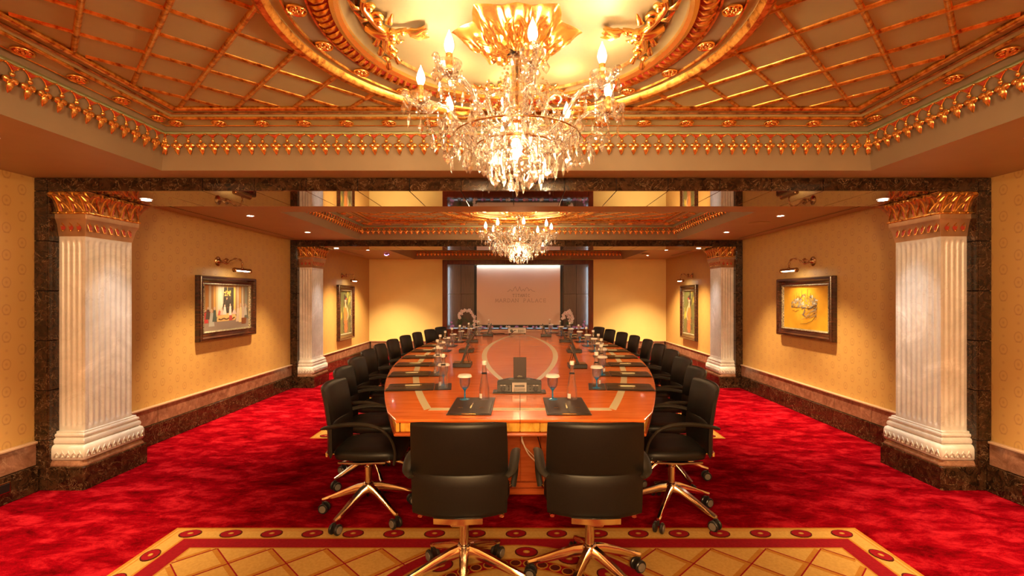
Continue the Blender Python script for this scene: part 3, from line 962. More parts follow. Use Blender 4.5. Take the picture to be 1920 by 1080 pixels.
# ------------------------------------------------------------------ screen wall
root = empty('screen_wall_frame', (0, BACK_Y, 0)); tag(root, 'dark mahogany surround with lit niche around the projection screen', 'wall panelling')
def bx(name, mat, x0, x1, y0, y1, z0, z1, bv=.006, parent=root):
    q = MB(); q.bbox(x0, x1, y0, y1, z0, z1, bv); return q.build(name, mat, parent)
bx('frame_post', 'darkwood', NX0, OX0, -.06, -.001, 0, NZ1); bx('frame_post', 'darkwood', OX1, NX1, -.06, -.001, 0, NZ1)
bx('frame_head', 'darkwood', OX0, OX1, -.06, -.001, OZ1, NZ1)
bx('niche_sill', 'darkwood', OX0 - .05, OX1 + .05, -.09, .28, OZ0 - .03, OZ0 + .004)
for k in range(4):
    w = (OX1 - OX0) / 4; bx('base_panel', 'darkwood', OX0 + k * w + .003, OX0 + (k + 1) * w - .003, -.05, -.002, .002, OZ0 - .034)
for sd, xa, xb in ((-1, OX0 - .055, -1.09), (1, 1.17, OX1 + .055)):
    w = (xb - xa) / 2
    for i in range(2):
        for j, (za, zb) in enumerate(((OZ0 + .004, 1.55), (1.555, OZ1 + .05))):
            bx('chevron_panel', 'panelwood_a' if (i + j) % 2 else 'panelwood_b', xa + i * w + .002, xa + (i + 1) * w - .002, .28, .31, za, zb, .002)
bx('centre_panel', 'darkwood', -1.088, 1.168, .28, .31, OZ0 + .004, OZ1)
# LED strips fixed inside the opening
for (x0, x1, z0, z1) in ((OX0 - .056, OX0 - .046, OZ0 + .05, OZ1 - .02), (OX1 + .046, OX1 + .056, OZ0 + .05, OZ1 - .02)):
    bx('led_strip', 'led', x0, x1, .02, .035, z0, z1, .001)
bx('led_strip', 'led', OX0 + .03, OX1 - .03, .10, .12, OZ1 + .045, OZ1 + .055, .001)
bx('led_strip', 'led', OX0 + .03, OX1 - .03, .20, .21, OZ0 + .006, OZ0 + .012, .001)
LEDC = (0.62, 0.82, 1.0)
for sd, x in ((-1, OX0 - .042), (1, OX1 + .042)):
    light('AREA', 'niche_side_led', (x, BACK_Y + .04, 1.5), 0.6, LEDC, shape='RECTANGLE', size=.02, size_y=1.5, rot=(radians(90), 0, 0))
for x in (-.84, -.41, .02, .45, .88):
    light('AREA', 'screen_top_led', (x, BACK_Y + .05, OZ1 + .03), 0.24, (0.8, .95, 1.0), shape='RECTANGLE', size=.4, size_y=.02, rot=(radians(8), 0, 0))

# projection screen
SX0, SX1, SZ0, SZ1 = -1.026, 1.068, .775, 2.27
root = empty('projection_screen', (0, BACK_Y + .10, 0)); tag(root, 'white roller projection screen with printed palace logo on the back wall', 'projection screen')
bx('screen_sheet', 'screen', SX0, SX1, 0, .004, SZ0, SZ1, .001, root)
for xa, xb in ((SX0 - .065, SX0), (SX1, SX1 + .065)): bx('black_border', 'black', xa, xb, -.002, .006, SZ0 - .06, SZ1, .001, root)
bx('bottom_bar', 'black', SX0 - .065, SX1 + .065, -.012, .012, SZ0 - .065, SZ0, .003, root)
# logo
S = 1 / 74.7
def spx(x): return (x - 974.5) * S + EYE_X
def spz(y): return EYE_Z + (555 - y) * S
def strokes(b, lines, x0, z0, w, h, t, y=-.0012):
    for ln in lines:
        wt = t
        pts = ln
        for (ax, az), (cx_, cz) in zip(pts, pts[1:]):
            A = Vector((x0 + ax * w, z0 + az * h)); B = Vector((x0 + cx_ * w, z0 + cz * h))
            d = (B - A)
            if d.length < 1e-6: continue
            d.normalize(); nrm = Vector((-d.y, d.x)) * (wt / 2)
            A2, B2 = A - d * wt * .3, B + d * wt * .3
            b.add([(A2.x + nrm.x, y, A2.y + nrm.y), (B2.x + nrm.x, y, B2.y + nrm.y), (B2.x - nrm.x, y, B2.y - nrm.y), (A2.x - nrm.x, y, A2.y - nrm.y)], [(0, 1, 2, 3)])
ARC = lambda cx, cz, rx, rz, a0, a1, n=8: [(cx + rx * cos(radians(a0 + (a1 - a0) * k / n)), cz + rz * sin(radians(a0 + (a1 - a0) * k / n))) for k in range(n + 1)]
GLYPH = {
 'T': [[(0, 1), (1, 1)], [(.5, 1), (.5, 0)], [(0, 1), (0, .88)], [(1, 1), (1, .88)], [(.36, 0), (.64, 0)]],
 'I': [[(.5, 0), (.5, 1)], [(.3, 0), (.7, 0)], [(.3, 1), (.7, 1)], [(.45, 1.22), (.55, 1.22)]],
 'A': [[(0, 0), (.5, 1), (1, 0)], [(.2, .36), (.8, .36)], [(-.1, 0), (.12, 0)], [(.86, 0), (1.1, 0)]],
 'N': [[(0.05, 0), (0.05, 1), (.95, 0), (.95, 1)], [(-.08, 1), (.15, 1)], [(-.08, 0), (.18, 0)], [(.82, 1), (1.08, 1)]],
 'C': [ARC(.55, .5, .5, .5, 45, 315, 12)],
 'M': [[(0, 0), (.12, 1), (.5, .15), (.88, 1), (1, 0)], [(-.1, 0), (.12, 0)], [(.88, 0), (1.1, 0)]],
 'R': [[(.1, 0), (.1, 1), (.5, 1)], ARC(.5, .75, .32, .25, 90, -90, 6), [(.5, .5), (.1, .5)], [(.45, .5), (1, 0)], [(-.02, 0), (.24, 0)]],
 'D': [[(.1, 0), (.1, 1), (.4, 1)], ARC(.4, .5, .5, .5, 90, -90, 8), [(.4, 0), (-.02, 0)]],
 'P': [[(.15, 0), (.15, 1), (.5, 1)], ARC(.5, .74, .32, .26, 90, -90, 6), [(.5, .48), (.15, .48)], [(0, 0), (.3, 0)]],
 'L': [[(.15, 1), (.15, 0), (.85, 0), (.85, .15)], [(0, 1), (.3, 1)]],
 'E': [[(.85, .85), (.85, 1), (.15, 1), (.15, 0), (.85, 0), (.85, .15)], [(.15, .52), (.7, .52)], [(.7, .42), (.7, .62)]],
}
def word(b, text, x0, x1, z0, h, t, y=-.0012, adv_fill=.68):
    n = len(text); adv = (x1 - x0) / n
    for k, ch in enumerate(text):
        if ch == ' ': continue
        strokes(b, GLYPH[ch], x0 + k * adv + adv * (1 - adv_fill) / 2, z0, adv * adv_fill, h, t, y)
b = MB(); word(b, 'TITANIC', spx(960.5), spx(994), spz(556.5), .068, .0105); word(b, 'MARDAN PALACE', spx(928), spx(1025), spz(566.5), .085, .009, adv_fill=.74)
b.build('lettering', 'ink', root)
sky = [(951, 546.5), (953.5, 546), (955.5, 543.5), (957.5, 543), (960, 546), (962, 545), (964, 540.5), (966.5, 537.5), (968.5, 543), (970.5, 546), (973, 541), (974.2, 537.5), (976.5, 544), (978, 546), (980, 543), (981.5, 542.5), (983.5, 546),
       (985.5, 541), (988, 539), (990.5, 541.5), (991.5, 545.5), (993.5, 543), (995.5, 542.5), (998, 545.5), (1000, 546), (1003, 546.5)]
b = MB(); strokes(b, [[(spx(x), spz(y)) for x, y in sky]], 0, 0, 1, 1, .010); b.build('skyline_emblem', 'ink', root)
# ------------------------------------------------------------------ carpet medallion rugs (woven design, a few mm proud of the red carpet)
def rug(name, cy, hx, hy, label, circle=True):
    b = MB(); zz = [0.0008]
    def lay(poly, mi, dz=0.0):
        b.prism([(x, y) for x, y in poly], 0.0, zz[0] + dz, mi)
    def rect(X, Y, mi):
        lay([(-X, -Y), (X, -Y), (X, Y), (-X, Y)], mi); zz[0] += .0005
    rect(hx, hy, 1); rect(hx - .022, hy - .022, 0); rect(hx - .036, hy - .036, 1); rect(hx - .046, hy - .046, 0)
    rect(hx - .13, hy - .13, 1); rect(hx - .145, hy - .145, 2); rect(hx - .25, hy - .25, 1); rect(hx - .262, hy - .262, 0)
    FX, FY = hx - .262, hy - .262
    # diamond trellis in the field
    def stripe(x0, sgn, w, mi, off):
        dx, dy = sgn * .7071, -.7071
        nx_, ny_ = dy, -dx
        # clip centre line to field
        px, py = x0 + nx_ * off, FY + ny_ * off
        ts = []
        for p, d, h in ((px, dx, FX), (py, dy, FY)): ts.append(sorted(((-h - p) / d, (h - p) / d)))
        t0, t1 = max(ts[0][0], ts[1][0]) + w * .5, min(ts[0][1], ts[1][1]) - w * .5
        if t1 - t0 < .03: return
        q = [(px + dx * t + nx_ * s * w / 2, py + dy * t + ny_ * s * w / 2) for t, s in ((t0, -1), (t1, -1), (t1, 1), (t0, 1))]
        lay(q, mi)
    step = .325
    for sgn in (1, -1):
        for k in range(-14, 15): stripe(.16 + step * k, sgn, .026, 1, 0)
        zz[0] += .0004
    for sgn in (1, -1):
        for k in range(-14, 15): stripe(.16 + step * k, sgn, .007, 2, -.016)
        zz[0] += .0003
    def disc(r, mi, cx=0, cy_=0, ry=None, n=48, rot=0):
        ry = ry or r
        lay([(cx + r * cos(2 * pi * k / n) * cos(rot) - ry * sin(2 * pi * k / n) * sin(rot), cy_ + r * cos(2 * pi * k / n) * sin(rot) + ry * sin(2 * pi * k / n) * cos(rot)) for k in range(n)], mi)
    z_keep = zz[0]
    if circle:
        for r, mi in ((.83, 1), (.815, 2), (.725, 1), (.712, 0), (.575, 1), (.562, 2), (.485, 1), (.47, 0), (.33, 2), (.2, 0), (.12, 2)):
            rr = min(r, hy - .15)
            disc(rr, mi, n=72); zz[0] += .0004
        zc = zz[0]
        for k in range(16):
            a = 2 * pi * (k + .5) / 16 + .1
            for q, (r, mi) in enumerate(((.068, 3), (.060, 2), (.02, 1), (.012, 0))):
                zz[0] = zc + .0003 * (q + 1); disc(r, mi, .643 * cos(a), .643 * sin(a), r * .8, 18, a + pi / 2)
        for k in range(44):
            a = 2 * pi * k / 44
            for q, (r, mi) in enumerate(((.034, 1), (.027, 3))):
                zz[0] = zc + .0003 * (q + 1); disc(r, mi, .523 * cos(a), .523 * sin(a), r, 10)
    zb = zz[0] = z_keep
    # oval guls in the border
    def gul(x, y, rot):
        for q, (r, mi) in enumerate(((.066, 3), (.058, 2), (.017, 1), (.010, 0))):
            zz[0] = zb + .0003 * (q + 1); disc(r, mi, x, y, r * .72, 18, rot)
    n = round((2 * hx - .2) / .256)
    for k in range(n + 1):
        x = -hx + .14 + (2 * hx - .28) * k / n
        for s in (-1, 1): gul(x, s * (hy - .083), s * .12)
    m = round((2 * hy) / .27)
    for k in range(1, m):
        y = -hy + .09 + (2 * hy - .18) * k / m
        for s in (-1, 1): gul(s * (hx - .083), y, pi / 2 + .3)
    o = b.build(name, ['rug_yellow', 'rug_ochre', 'rug_red', 'rug_dark'], None)
    o.location = (.03, cy, .0005)
    tag(o, label, 'rug')
rug('patterned_rug', 2.17, 2.19, .95, 'yellow patterned rug panel with red ovals under the two front chairs')
rug('patterned_rug', 6.2, 2.19, 1.12, 'yellow patterned rug panel mostly hidden under the middle of the table', circle=False)

# ------------------------------------------------------------------ conference table
TX, TCY, THL = .055, 6.87, 3.94
def half_w(y, R=11.4, W=1.49):
    dy = y - TCY
    return W - (R - sqrt(R * R - dy * dy))
def outline(inset, n=40, side=None):
    ys = [TCY - THL + inset + (2 * THL - 2 * inset) * k / n for k in range(n + 1)]
    right = [(half_w(y) - inset * 1.03, y) for y in ys]
    return right
tbl = empty('conference_table', (TX, 0, 0)); tag(tbl, 'long boat-shaped cherry wood conference table with pale inlay', 'table')
def top_half(s):
    b = MB(); rings = []
    for ins, z in ((.030, .722), (.008, .728), (0, .738), (0, .746), (.004, .7495), (.010, .75)):
        r = outline(ins)
        pts = [(.0015, r[0][1])] + [(x - (.03 if k in (0, len(r) - 1) else 0), y) for k, (x, y) in enumerate(r)] + [(.0015, r[-1][1])]
        rings.append([(s * x, y, z) for x, y in pts])
    b.loft(rings)
    return b.build('tabletop_half', ['table'], tbl, True, auto=30)
top_half(-1); top_half(1)
# inlay bands: edge band and pointed oval
def band(pts_out, pts_in, z=.7512, name='inlay_band', mat='inlay'):
    b = MB(); n = len(pts_out)
    vs = [(x, y, z) for x, y in pts_out] + [(x, y, z) for x, y in pts_in] + [(x, y, .7485) for x, y in pts_out] + [(x, y, .7485) for x, y in pts_in]
    fs = []
    for k in range(n - 1):
        fs += [(k, k + 1, n + k + 1, n + k), (k, 2 * n + k, 2 * n + k + 1, k + 1), (n + k, n + k + 1, 3 * n + k + 1, 3 * n + k)]
    b.add(vs, fs); return b.build(name, mat, tbl)
for s in (-1, 1):
    o_, i_ = outline(.235, 36), outline(.290, 36)
    a = [(s * x, y) for x, y in o_]; c = [(s * x, y) for x, y in i_]
    band(a, c)
for yy, d in ((TCY - THL + .235, 1), (TCY + THL - .235, -1)):
    w = half_w(yy) - .24
    for s in (-1, 1):
        band([(s * .002, yy), (s * (w - .028), yy)], [(s * .002, yy + d * .07), (s * (w - .038), yy + d * .07)], .7509)
OY, OL, OW = 6.72, 2.95, .50
def lens(off, n=40):
    out = []
    for k in range(n + 1):
        t = -1 + 2 * k / n
        out.append(((OW - off) * (1 - t * t) ** .92, OY + (OL - off * 1.6) * t))
    return out
for s in (-1, 1):
    band([(s * x + s * .001, y) for x, y in lens(0)], [(s * x + s * .001, y) for x, y in lens(.065)], .7516)
# paler centre veneer inside the oval
b = MB(); L1 = lens(.065)
for s in (-1, 1):
    pts = [(s * x, y) for x, y in L1]
    b.add([(x, y, .7512) for x, y in pts] + [(s * .002, y, .7512) for x, y in pts], [(k, k + 1, len(pts) + k + 1, len(pts) + k) for k in range(len(pts) - 1)])
b.build('centre_veneer', 'table_center', tbl)
# apron core, gilt panels, lower rail
def ringmesh(name, mat, secs):
    b = MB(); rings = []
    for ins, z in secs:
        r = outline(ins, 36)
        rings.append([(x, y, z) for x, y in r] + [(-x, y, z) for x, y in r[::-1]])
    b.loft(rings); return b.build(name, mat, tbl, True, auto=30)
ringmesh('apron_core', 'joint', ((.055, .66), (.055, .722)))
ringmesh('lower_rail', 'table_edge', ((.045, .636), (.026, .640), (.022, .648), (.03, .658), (.045, .662)))
r = outline(.046, 400)
pts = [(x, y) for x, y in r]
full = [(0.0, r[0][1])] + pts + [(0.0, r[-1][1])]
def walk(poly, step):
    out = []; acc = 0; nxt = step / 2
    for (ax, ay), (bx_, by_) in zip(poly, poly[1:]):
        L = sqrt((bx_ - ax) ** 2 + (by_ - ay) ** 2)
        while acc + L > nxt:
            t = (nxt - acc) / L
            out.append((ax + (bx_ - ax) * t, ay + (by_ - ay) * t, atan2(by_ - ay, bx_ - ax)))
            nxt += step
        acc += L
    return out
g = MB(); g.bbox(-.0605, .0605, -.012, .010, .664, .720, .005)
gp = g.build('gilt_panel', 'giltpanel', tbl)
fst = True
for x, y, a in walk(full, .123):
    for s in (1, -1):
        o = gp if fst else inst(gp, tbl); fst = False
        o.location = (s * x, y, 0); o.rotation_euler = (0, 0, a if s > 0 else pi - a)
# pedestals
for y0, y1 in ((3.66, 5.0), (8.75, 10.1)):
    b = MB(); b.bbox(-.62, .62, y0, y1, .09, .64, .01); b.bbox(-.66, .66, y0 - .04, y1 + .04, 0.006, .05, .008); b.bbox(-.64, .64, y0 - .02, y1 + .02, .05, .09, .008)
    b.build('pedestal', 'table_edge', tbl)
    for k in range(8):
        b = MB(); b.bbox(-.61 + k * .153 + .002, -.61 + (k + 1) * .153 - .002, y0 - .012, y0 - .001, .10, .63, .003); b.build('pedestal_plank', 'table_edge', tbl)

# ------------------------------------------------------------------ swivel chairs
def rr_prism(w, d0, d1, z0, z1, r, crown=0.0, nx=5):
    pass
def make_chair():
    root = empty('swivel_chair')
    # local: sitter faces +y, hub at origin
    # backrest: curved padded slab
    b = MB(); rings = []
    nxs = 9
    zs = [(.448, 0.0), (.455, .6), (.48, 1), (.60, 1), (.648, 1), (.657, .72), (.667, 1), (.80, 1), (.885, 1), (.905, .75), (.915, 0.15)]
    for z, t in zs:
        ring = []
        lean = -.225 - .05 * (z - .45) / .465 + .02 * sin(pi * (z - .45) / .465)
        W = .226 + .006 * sin(pi * (z - .45) / .465)
        th = .021 * max(t, .2)
        for k in range(nxs):
            u = -1 + 2 * k / (nxs - 1)
            e = (1 - abs(u) ** 6 * .55)
            ring.append((W * u, lean + .045 * u * u + th * e, z + (.012 * u * u if z < .47 else (-.010 * abs(u) ** 4 if z > .9 else 0))))
        for k in range(nxs - 1, -1, -1):
            u = -1 + 2 * k / (nxs - 1)
            e = (1 - abs(u) ** 6 * .55)
            ring.append((W * u, lean + .045 * u * u - th * e, z + (.012 * u * u if z < .47 else (-.010 * abs(u) ** 4 if z > .9 else 0))))
        rings.append(ring)
    b.loft(rings); b.build('backrest', 'leather', root, True, auto=55)
    # seat
    b = MB()
    def seat_out(s, z, f=1.0, n=28):
        out = []
        for k in range(n):
            a = 2 * pi * k / n
            c, s_ = cos(a), sin(a)
            x = .235 * s * (abs(c) ** .42) * (1 if c >= 0 else -1)
            y = .225 * s * (abs(s_) ** .45) * (1 if s_ >= 0 else -1)
            zz = z - (.022 if y > .15 else 0) * f * ((y - .15) / .07 if y > .15 else 0) + .006 * (x / .235) ** 2
            out.append((x * (1 - .08 * (y < -.1)), y + .035, zz))
        return out
    b.loft([seat_out(.86, .428), seat_out(.97, .434), seat_out(1.0, .452), seat_out(1.0, .470), seat_out(.965, .487), seat_out(.86, .496), seat_out(.4, .494)])
    b.build('seat', 'leather', root, True, auto=60)
    b = MB()
    b.tube([(-.20, -.14, .424), (-.205, .0, .418), (-.20, .16, .420)], .012, 8, flat=.7); b.tube([(.20, -.14, .424), (.205, .0, .418), (.20, .16, .420)], .012, 8, flat=.7)
    b.bbox(-.20, .20, -.06, .08, .408, .424, .006); b.bbox(-.06, .06, -.14, .16, .396, .412, .005)
    b.build('seat_frame', 'chrome', root, True, auto=40)
    b = MB()
    b.loft([[(x, -.258 + .04 * (x / .23) ** 2 + o, z) for x in (-.115, -.06, 0, .06, .115)] + [(x, -.258 + .04 * (x / .23) ** 2 + o + .012, z) for x in (.115, .06, 0, -.06, -.115)] for z, o in ((.435, 0), (.462, -.002))])
    b.bbox(-.035, .035, -.25, -.10, .42, .436, .005)
    b.build('back_bracket', 'chrome', root, True, auto=35)
    # arms
    for s in (-1, 1):
        p = catmull([(s * .222, -.232, .650), (s * .250, -.195, .664), (s * .262, -.08, .684), (s * .265, .05, .682), (s * .272, .15, .652), (s * .266, .21, .585), (s * .262, .235, .50), (s * .25, .225, .425)], 5)
        b = MB(); b.tube(p, [.017 + .009 * sin(pi * min(1, k / 22)) for k in range(len(p))], 8, up=(0, 0, 1), flat=.52)
        b.build('armrest', 'armpad', root, True, auto=60)
        b = MB(); b.tube([(s * .24, .20, .44), (s * .18, .16, .42)], .010, 6); b.build('arm_bolt', 'chrome', root, True)
    b = MB(); b.lathe([(.024, .20), (.024, .33), (.017, .335), (.017, .40), (.03, .402), (.03, .41)], 14); b.build('gas_lift', 'chrome', root, True, auto=40)
    b = MB(); b.lathe([(.01, .155), (.036, .158), (.040, .17), (.040, .205), (.030, .222), (.025, .224)], 18); b.build('base_hub', 'chrome', root, True, auto=40)
    # five legs, each with caster
    b = MB(); rings = []
    for r_, w, z0, z1 in ((.03, .024, .160, .214), (.08, .022, .150, .202), (.16, .019, .125, .170), (.25, .016, .097, .130), (.315, .014, .082, .104), (.326, .010, .084, .100)):
        rings.append([(r_, -w * .8, z0), (r_, w * .8, z0), (r_, w, (z0 + z1) / 2), (r_, w * .55, z1), (r_, -w * .55, z1), (r_, -w, (z0 + z1) / 2)])
    b.loft(rings)
    leg = b.build('base_leg', 'chrome', root, True, auto=35)
    c = MB()
    for s in (-1, 1):
        c.lathe([(.004, s * .022 - .009), (.030, s * .022 - .009), (.034, s * .022 - .005), (.034, s * .022 + .005), (.030, s * .022 + .009), (.004, s * .022 + .009)], 18)
    # turn wheel axis sideways
    c.v = [(x + .312, z, y + .0345) for x, y, z in c.v]
    n0 = len(c.v)
    c.tube([(.322, 0, .084), (.320, 0, .05)], .008, 6)
    d = len(c.f)
    for s in (-1, 1):
        q = MB(); q.lathe([(.001, 0), (.024, 0), (.023, s * .003), (.001, s * .004)], 14)
        q.v = [(x + .312, z + s * .0315, y + .0345) for x, y, z in q.v]
        c.add(q.v, q.f, 1)
    cas = c.build('caster', ['plastic', 'castergrey'], leg, True, auto=40)
    leg.rotation_euler = (0, 0, 0)
    for k in range(1, 5):
        l2 = leg.copy(); COL.objects.link(l2); l2.parent = root
        c2 = cas.copy(); COL.objects.link(c2); c2.parent = l2
    return root
chair0 = make_chair(); used = [False]
def place_chair(x, y, rz, leg0, label, group, cast=0.6):
    if used[0]: c = copy_tree(chair0)
    else: c = chair0; used[0] = True
    c.location = (x, y, 0); c.rotation_euler = (0, 0, rz)
    k = 0
    for ch in c.children:
        if ch.name.startswith('base_leg'):
            ch.rotation_euler = (0, 0, radians(leg0 + 72 * k) - rz); k += 1
    tag(c, label, 'chair', group)
    return c
# copies must come from the untouched first chair, so place it last
seats = []
seats.append((-.235, 2.50, 0.0, 59, 'black leather swivel chair seen from behind, left of the two in front'))
seats.append((.415, 2.50, -.02, 25, 'black leather swivel chair seen from behind, right of the two in front'))
CY_ = [3.32, 3.95, 4.58, 5.22, 5.85, 6.48, 7.12, 7.75, 8.4, 9.05]
rnd = random.Random(3)
for s, nm in ((-1, 'left'), (1, 'right')):
    for k, y in enumerate(CY_):
        X = half_w(max(y, TCY - THL + .05)) + [.12, .10, .06, .04, .02, .0, -.02, -.03, -.03, .0][k]
        slope = -(y - TCY) / 11.4
        rz = (-pi / 2 if s < 0 else pi / 2) - s * (slope * (.25 if y < TCY else 1.3)) + rnd.uniform(-.05, .05)
        leg0 = [32, 12, 50, 25, 60, 5, 40, 20, 55, 30][k] if s < 0 else [-14 + 180, 70, 33, 10, 44, 62, 21, 50, 12, 36][k]
        seats.append((TX + s * X, y, rz, leg0, 'black leather swivel chair, %s from the near end on the %s side of the table' % (ORD[k], nm)))
for i, (x, y, rz, l0, lab) in reversed(list(enumerate(seats))):
    if i == 0:
        c = chair0
        c.location = (x, y, 0); c.rotation_euler = (0, 0, rz)
        k = 0
        for ch in c.children:
            if ch.name.startswith('base_leg'): ch.rotation_euler = (0, 0, radians(l0 + 72 * k) - rz); k += 1
        tag(c, lab, 'chair', 'swivel chairs around the conference table')
    else:
        used[0] = True
        place_chair(x, y, rz, l0, lab, 'swivel chairs around the conference table')

# ------------------------------------------------------------------ place settings
TZ = .7502
def mk_folder():
    root = empty('leather_folder')
    b = MB(); b.bbox(-.142, .142, -.19, .19, 0, .006, .003); b.build('folder_cover', 'folder', root)
    for s in (-1, 1):
        xa, xb = sorted((s * .006, s * .132)); b = MB(); b.bbox(xa, xb, -.178, .182, .006, .011, .002); b.build('folder_flap', 'folder', root)
    b = MB(); b.bbox(-.045, .045, -.188, -.180, .006, .010, .001); b.build('gilt_clasp', 'gold_bright', root)
    b = MB()
    for s in (-1, 1):
        b.tube([(s * .07 - .016, -.03, .0113), (s * .07 - .006, -.024, .0113), (s * .07, -.018, .0113), (s * .07 + .006, -.024, .0113), (s * .07 + .016, -.03, .0113)], .0012, 4)
    b.build('gilt_emblem', 'gold_bright', root)
    return root
def mk_pen():
    root = empty('pen')
    b = MB(); b.tube([(0, -.065, 0), (0, .055, 0)], .005, 8); b.build('pen_barrel', 'inlay', root, True)
    b = MB(); b.tube([(0, .055, 0), (0, .066, 0), (0, .072, 0)], [.005, .003, .001], 8); b.build('pen_tip', 'gold_bright', root, True)
    return root
def mk_mat():
    b = MB(); b.bbox(-.142, .142, -.068, .068, 0, .004, .002); return b.build('coaster_mat', 'folder')
def mk_goblet():
    root = empty('water_goblet')
    b = MB(); b.lathe([(.037, .178), (.0385, .15), (.038, .12), (.034, .098), (.026, .084), (.015, .076), (.0145, .079), (.025, .087), (.0325, .10), (.0362, .12), (.0368, .15), (.0355, .178)], 20)
    b.build('bowl', 'glass_lilac', root, True, auto=60)
    b = MB(); b.lathe([(.020, .083), (.0225, .0835), (.013, .072), (.006, .062), (.0045, .045), (.006, .030), (.0045, .02), (.008, .008)], 12); b.build('stem', 'glass_blue', root, True)
    b = MB(); b.lathe([(.036, 0), (.036, .0015), (.02, .004), (.008, .008), (.001, .009)], 20); b.build('foot', 'glass_blue', root, True, auto=60)
    return root
def mk_cap():
    b = MB(); n = 24; rings = []
    for r, z in ((.050, -.014), (.051, -.013), (.047, .0), (.044, .0035), (.001, .004)):
        rings.append([((r + (.0016 if (k % 2 and z < -.005) else 0)) * cos(2 * pi * k / n), (r + (.0016 if (k % 2 and z < -.005) else 0)) * sin(2 * pi * k / n), z) for k in range(n)])
    b.loft(rings, 0, True, False); return b.build('paper_glass_cover', 'white', None, True, auto=50)
def mk_bottle():
    root = empty('water_bottle')
    b = MB(); b.lathe([(.001, 0), (.036, .001), (.0385, .006), (.0385, .05), (.036, .085), (.028, .13), (.020, .18), (.015, .22), (.0138, .25), (.0118, .25), (.013, .22), (.018, .18), (.026, .13), (.034, .085), (.0365, .05), (.0365, .008), (.001, .006)], 20)
    b.build('bottle_glass', 'glass', root, True, auto=60)
    b = MB(); b.lathe([(.001, .248), (.0165, .248), (.0168, .272), (.015, .275), (.001, .2755)], 16); b.build('bottle_cap', 'silver', root, True, auto=40)
    b = MB(); b.lathe([(.0205, .183), (.0195, .19), (.0190, .19), (.0200, .183)], 16); b.build('neck_band', 'black', root, True)
    b = MB(); rr = .0390
    b.loft([[(rr * cos(a), rr * sin(a), z) for a in [radians(-150 + 8 * k) for k in range(6)]] for z in (.012, .045)], 0, False, False)
    b.build('label', 'white', root)
    return root
folder0, pen0, mat0, gob0, cap0, bot0 = mk_folder(), mk_pen(), mk_mat(), mk_goblet(), mk_cap(), mk_bottle()
first = {}
def put(src, x, y, z, rz, label, cat, group):
    if src.name in first: o = copy_tree(src)
    else: o = src; first[src.name] = 1
    o.location = (x, y, z); o.rotation_euler = (0, 0, rz); tag(o, label, cat, group); return o
places = []
for s, nm in ((-1, 'left'), (1, 'right')):
    for k in range(10):
        y = 3.945 + .655 * k
        X = half_w(y)
        slope = -(y - TCY) / 11.4
        rz = (-pi / 2 if s < 0 else pi / 2) - s * slope * .5
        places.append((TX + s * (X - .215), y, rz, '%s side, %s place from the near end' % (nm, ORD[k]), s))
places.append((-.268, 3.215, 0, 'left place at the near end', 0)); places.append((.365, 3.215, 0, 'right place at the near end', 0))
for x, y, rz, where, s in places:
    def L(u, v): return (x + u * cos(rz) - v * sin(rz), y + u * sin(rz) + v * cos(rz))
    put(folder0, x, y, TZ + .0015, rz, 'brown leather writing folder, ' + where, 'folder', 'leather folders at the place settings')
    if s:
        put(pen0, *L(-.02, .02), TZ + .0175, rz + .03, 'slim pale wooden pen lying on the folder, ' + where, 'pen', 'pens on the folders')
    else:
        put(pen0, *L(0, .02), TZ + .0165, rz - .03, 'slim pale wooden pen lying in the folder fold, ' + where, 'pen', 'pens on the folders')
    put(mat0, *L(0, .262), TZ + .0015, rz, 'square-edged leather coaster mat under the glass, ' + where, 'coaster', 'leather coaster mats')
    gx, gy = L(-.066, .265); bx_, by_ = L(.066, .265)
    if not s: gx, gy = L(-.075, .265); bx_, by_ = L(.065, .268)
    put(gob0, gx, gy, TZ + .0057, 0, 'blue-stemmed water goblet, ' + where, 'glass', 'goblets at the place settings')
    put(cap0, gx, gy, TZ + .0057 + .1745, .2, 'white paper cover on the goblet, ' + where, 'glass cover', 'paper covers on the goblets')
    put(bot0, bx_, by_, TZ + .0057, rz, 'clear glass water bottle with silver cap, ' + where, 'bottle', 'water bottles at the place settings')

# ------------------------------------------------------------------ table monitors
def mk_monitor():
    root = empty('table_monitor')
    # local: base box, screen plane contains y and leans towards +x
    b = MB(); b.bbox(-.095, .095, -.09, .09, 0, .044, .004); b.build('housing', 'plastic', root)
    b = MB(); b.bbox(-.088, .088, -.082, .082, .0442, .0455, .0005); b.build('gilt_cover', 'gold_dark', root)
    b = MB()
    p = [(-.0, .046), (.07, .23)]
    dx, dz = .07, .184; L = sqrt(dx * dx + dz * dz); nx_, nz = dz / L * .009, -dx / L * .009
    prof = [(-.005 - nx_, .046 - nz), (-.005 + nx_, .046 + nz), (-.005 + dx + nx_, .046 + dz + nz), (-.005 + dx - nx_, .046 + dz - nz)]
    b.loft([[(x, y, z) for x, z in prof] for y in (-.085, .085)]); b.build('tilted_screen', 'plastic', root)
    for y in (-.07, .07):
        b = MB(); b.tube([(.075, y, .046), (.045, y, .155)], .003, 5); b.build('stay', 'black', root)
    return root
mon0 = mk_monitor()
for k, (x, y, s) in enumerate([(-.555, 5.14, 1), (-.655, 6.45, 1), (-.715, 7.82, 1), (-.545, 9.05, 1), (.655, 5.06, -1), (.775, 6.42, -1), (.79, 7.82, -1), (.54, 8.95, -1)]):
    o = mon0 if k == 0 else copy_tree(mon0)
    o.location = (x, y, TZ + .0015); o.rotation_euler = (0, 0, 0 if s > 0 else pi)
    tag(o, 'black pop-up table monitor, %s from the near end on the %s half of the table' % (ORD[k % 4], 'left' if k < 4 else 'right'), 'monitor', 'pop-up monitors on the table')

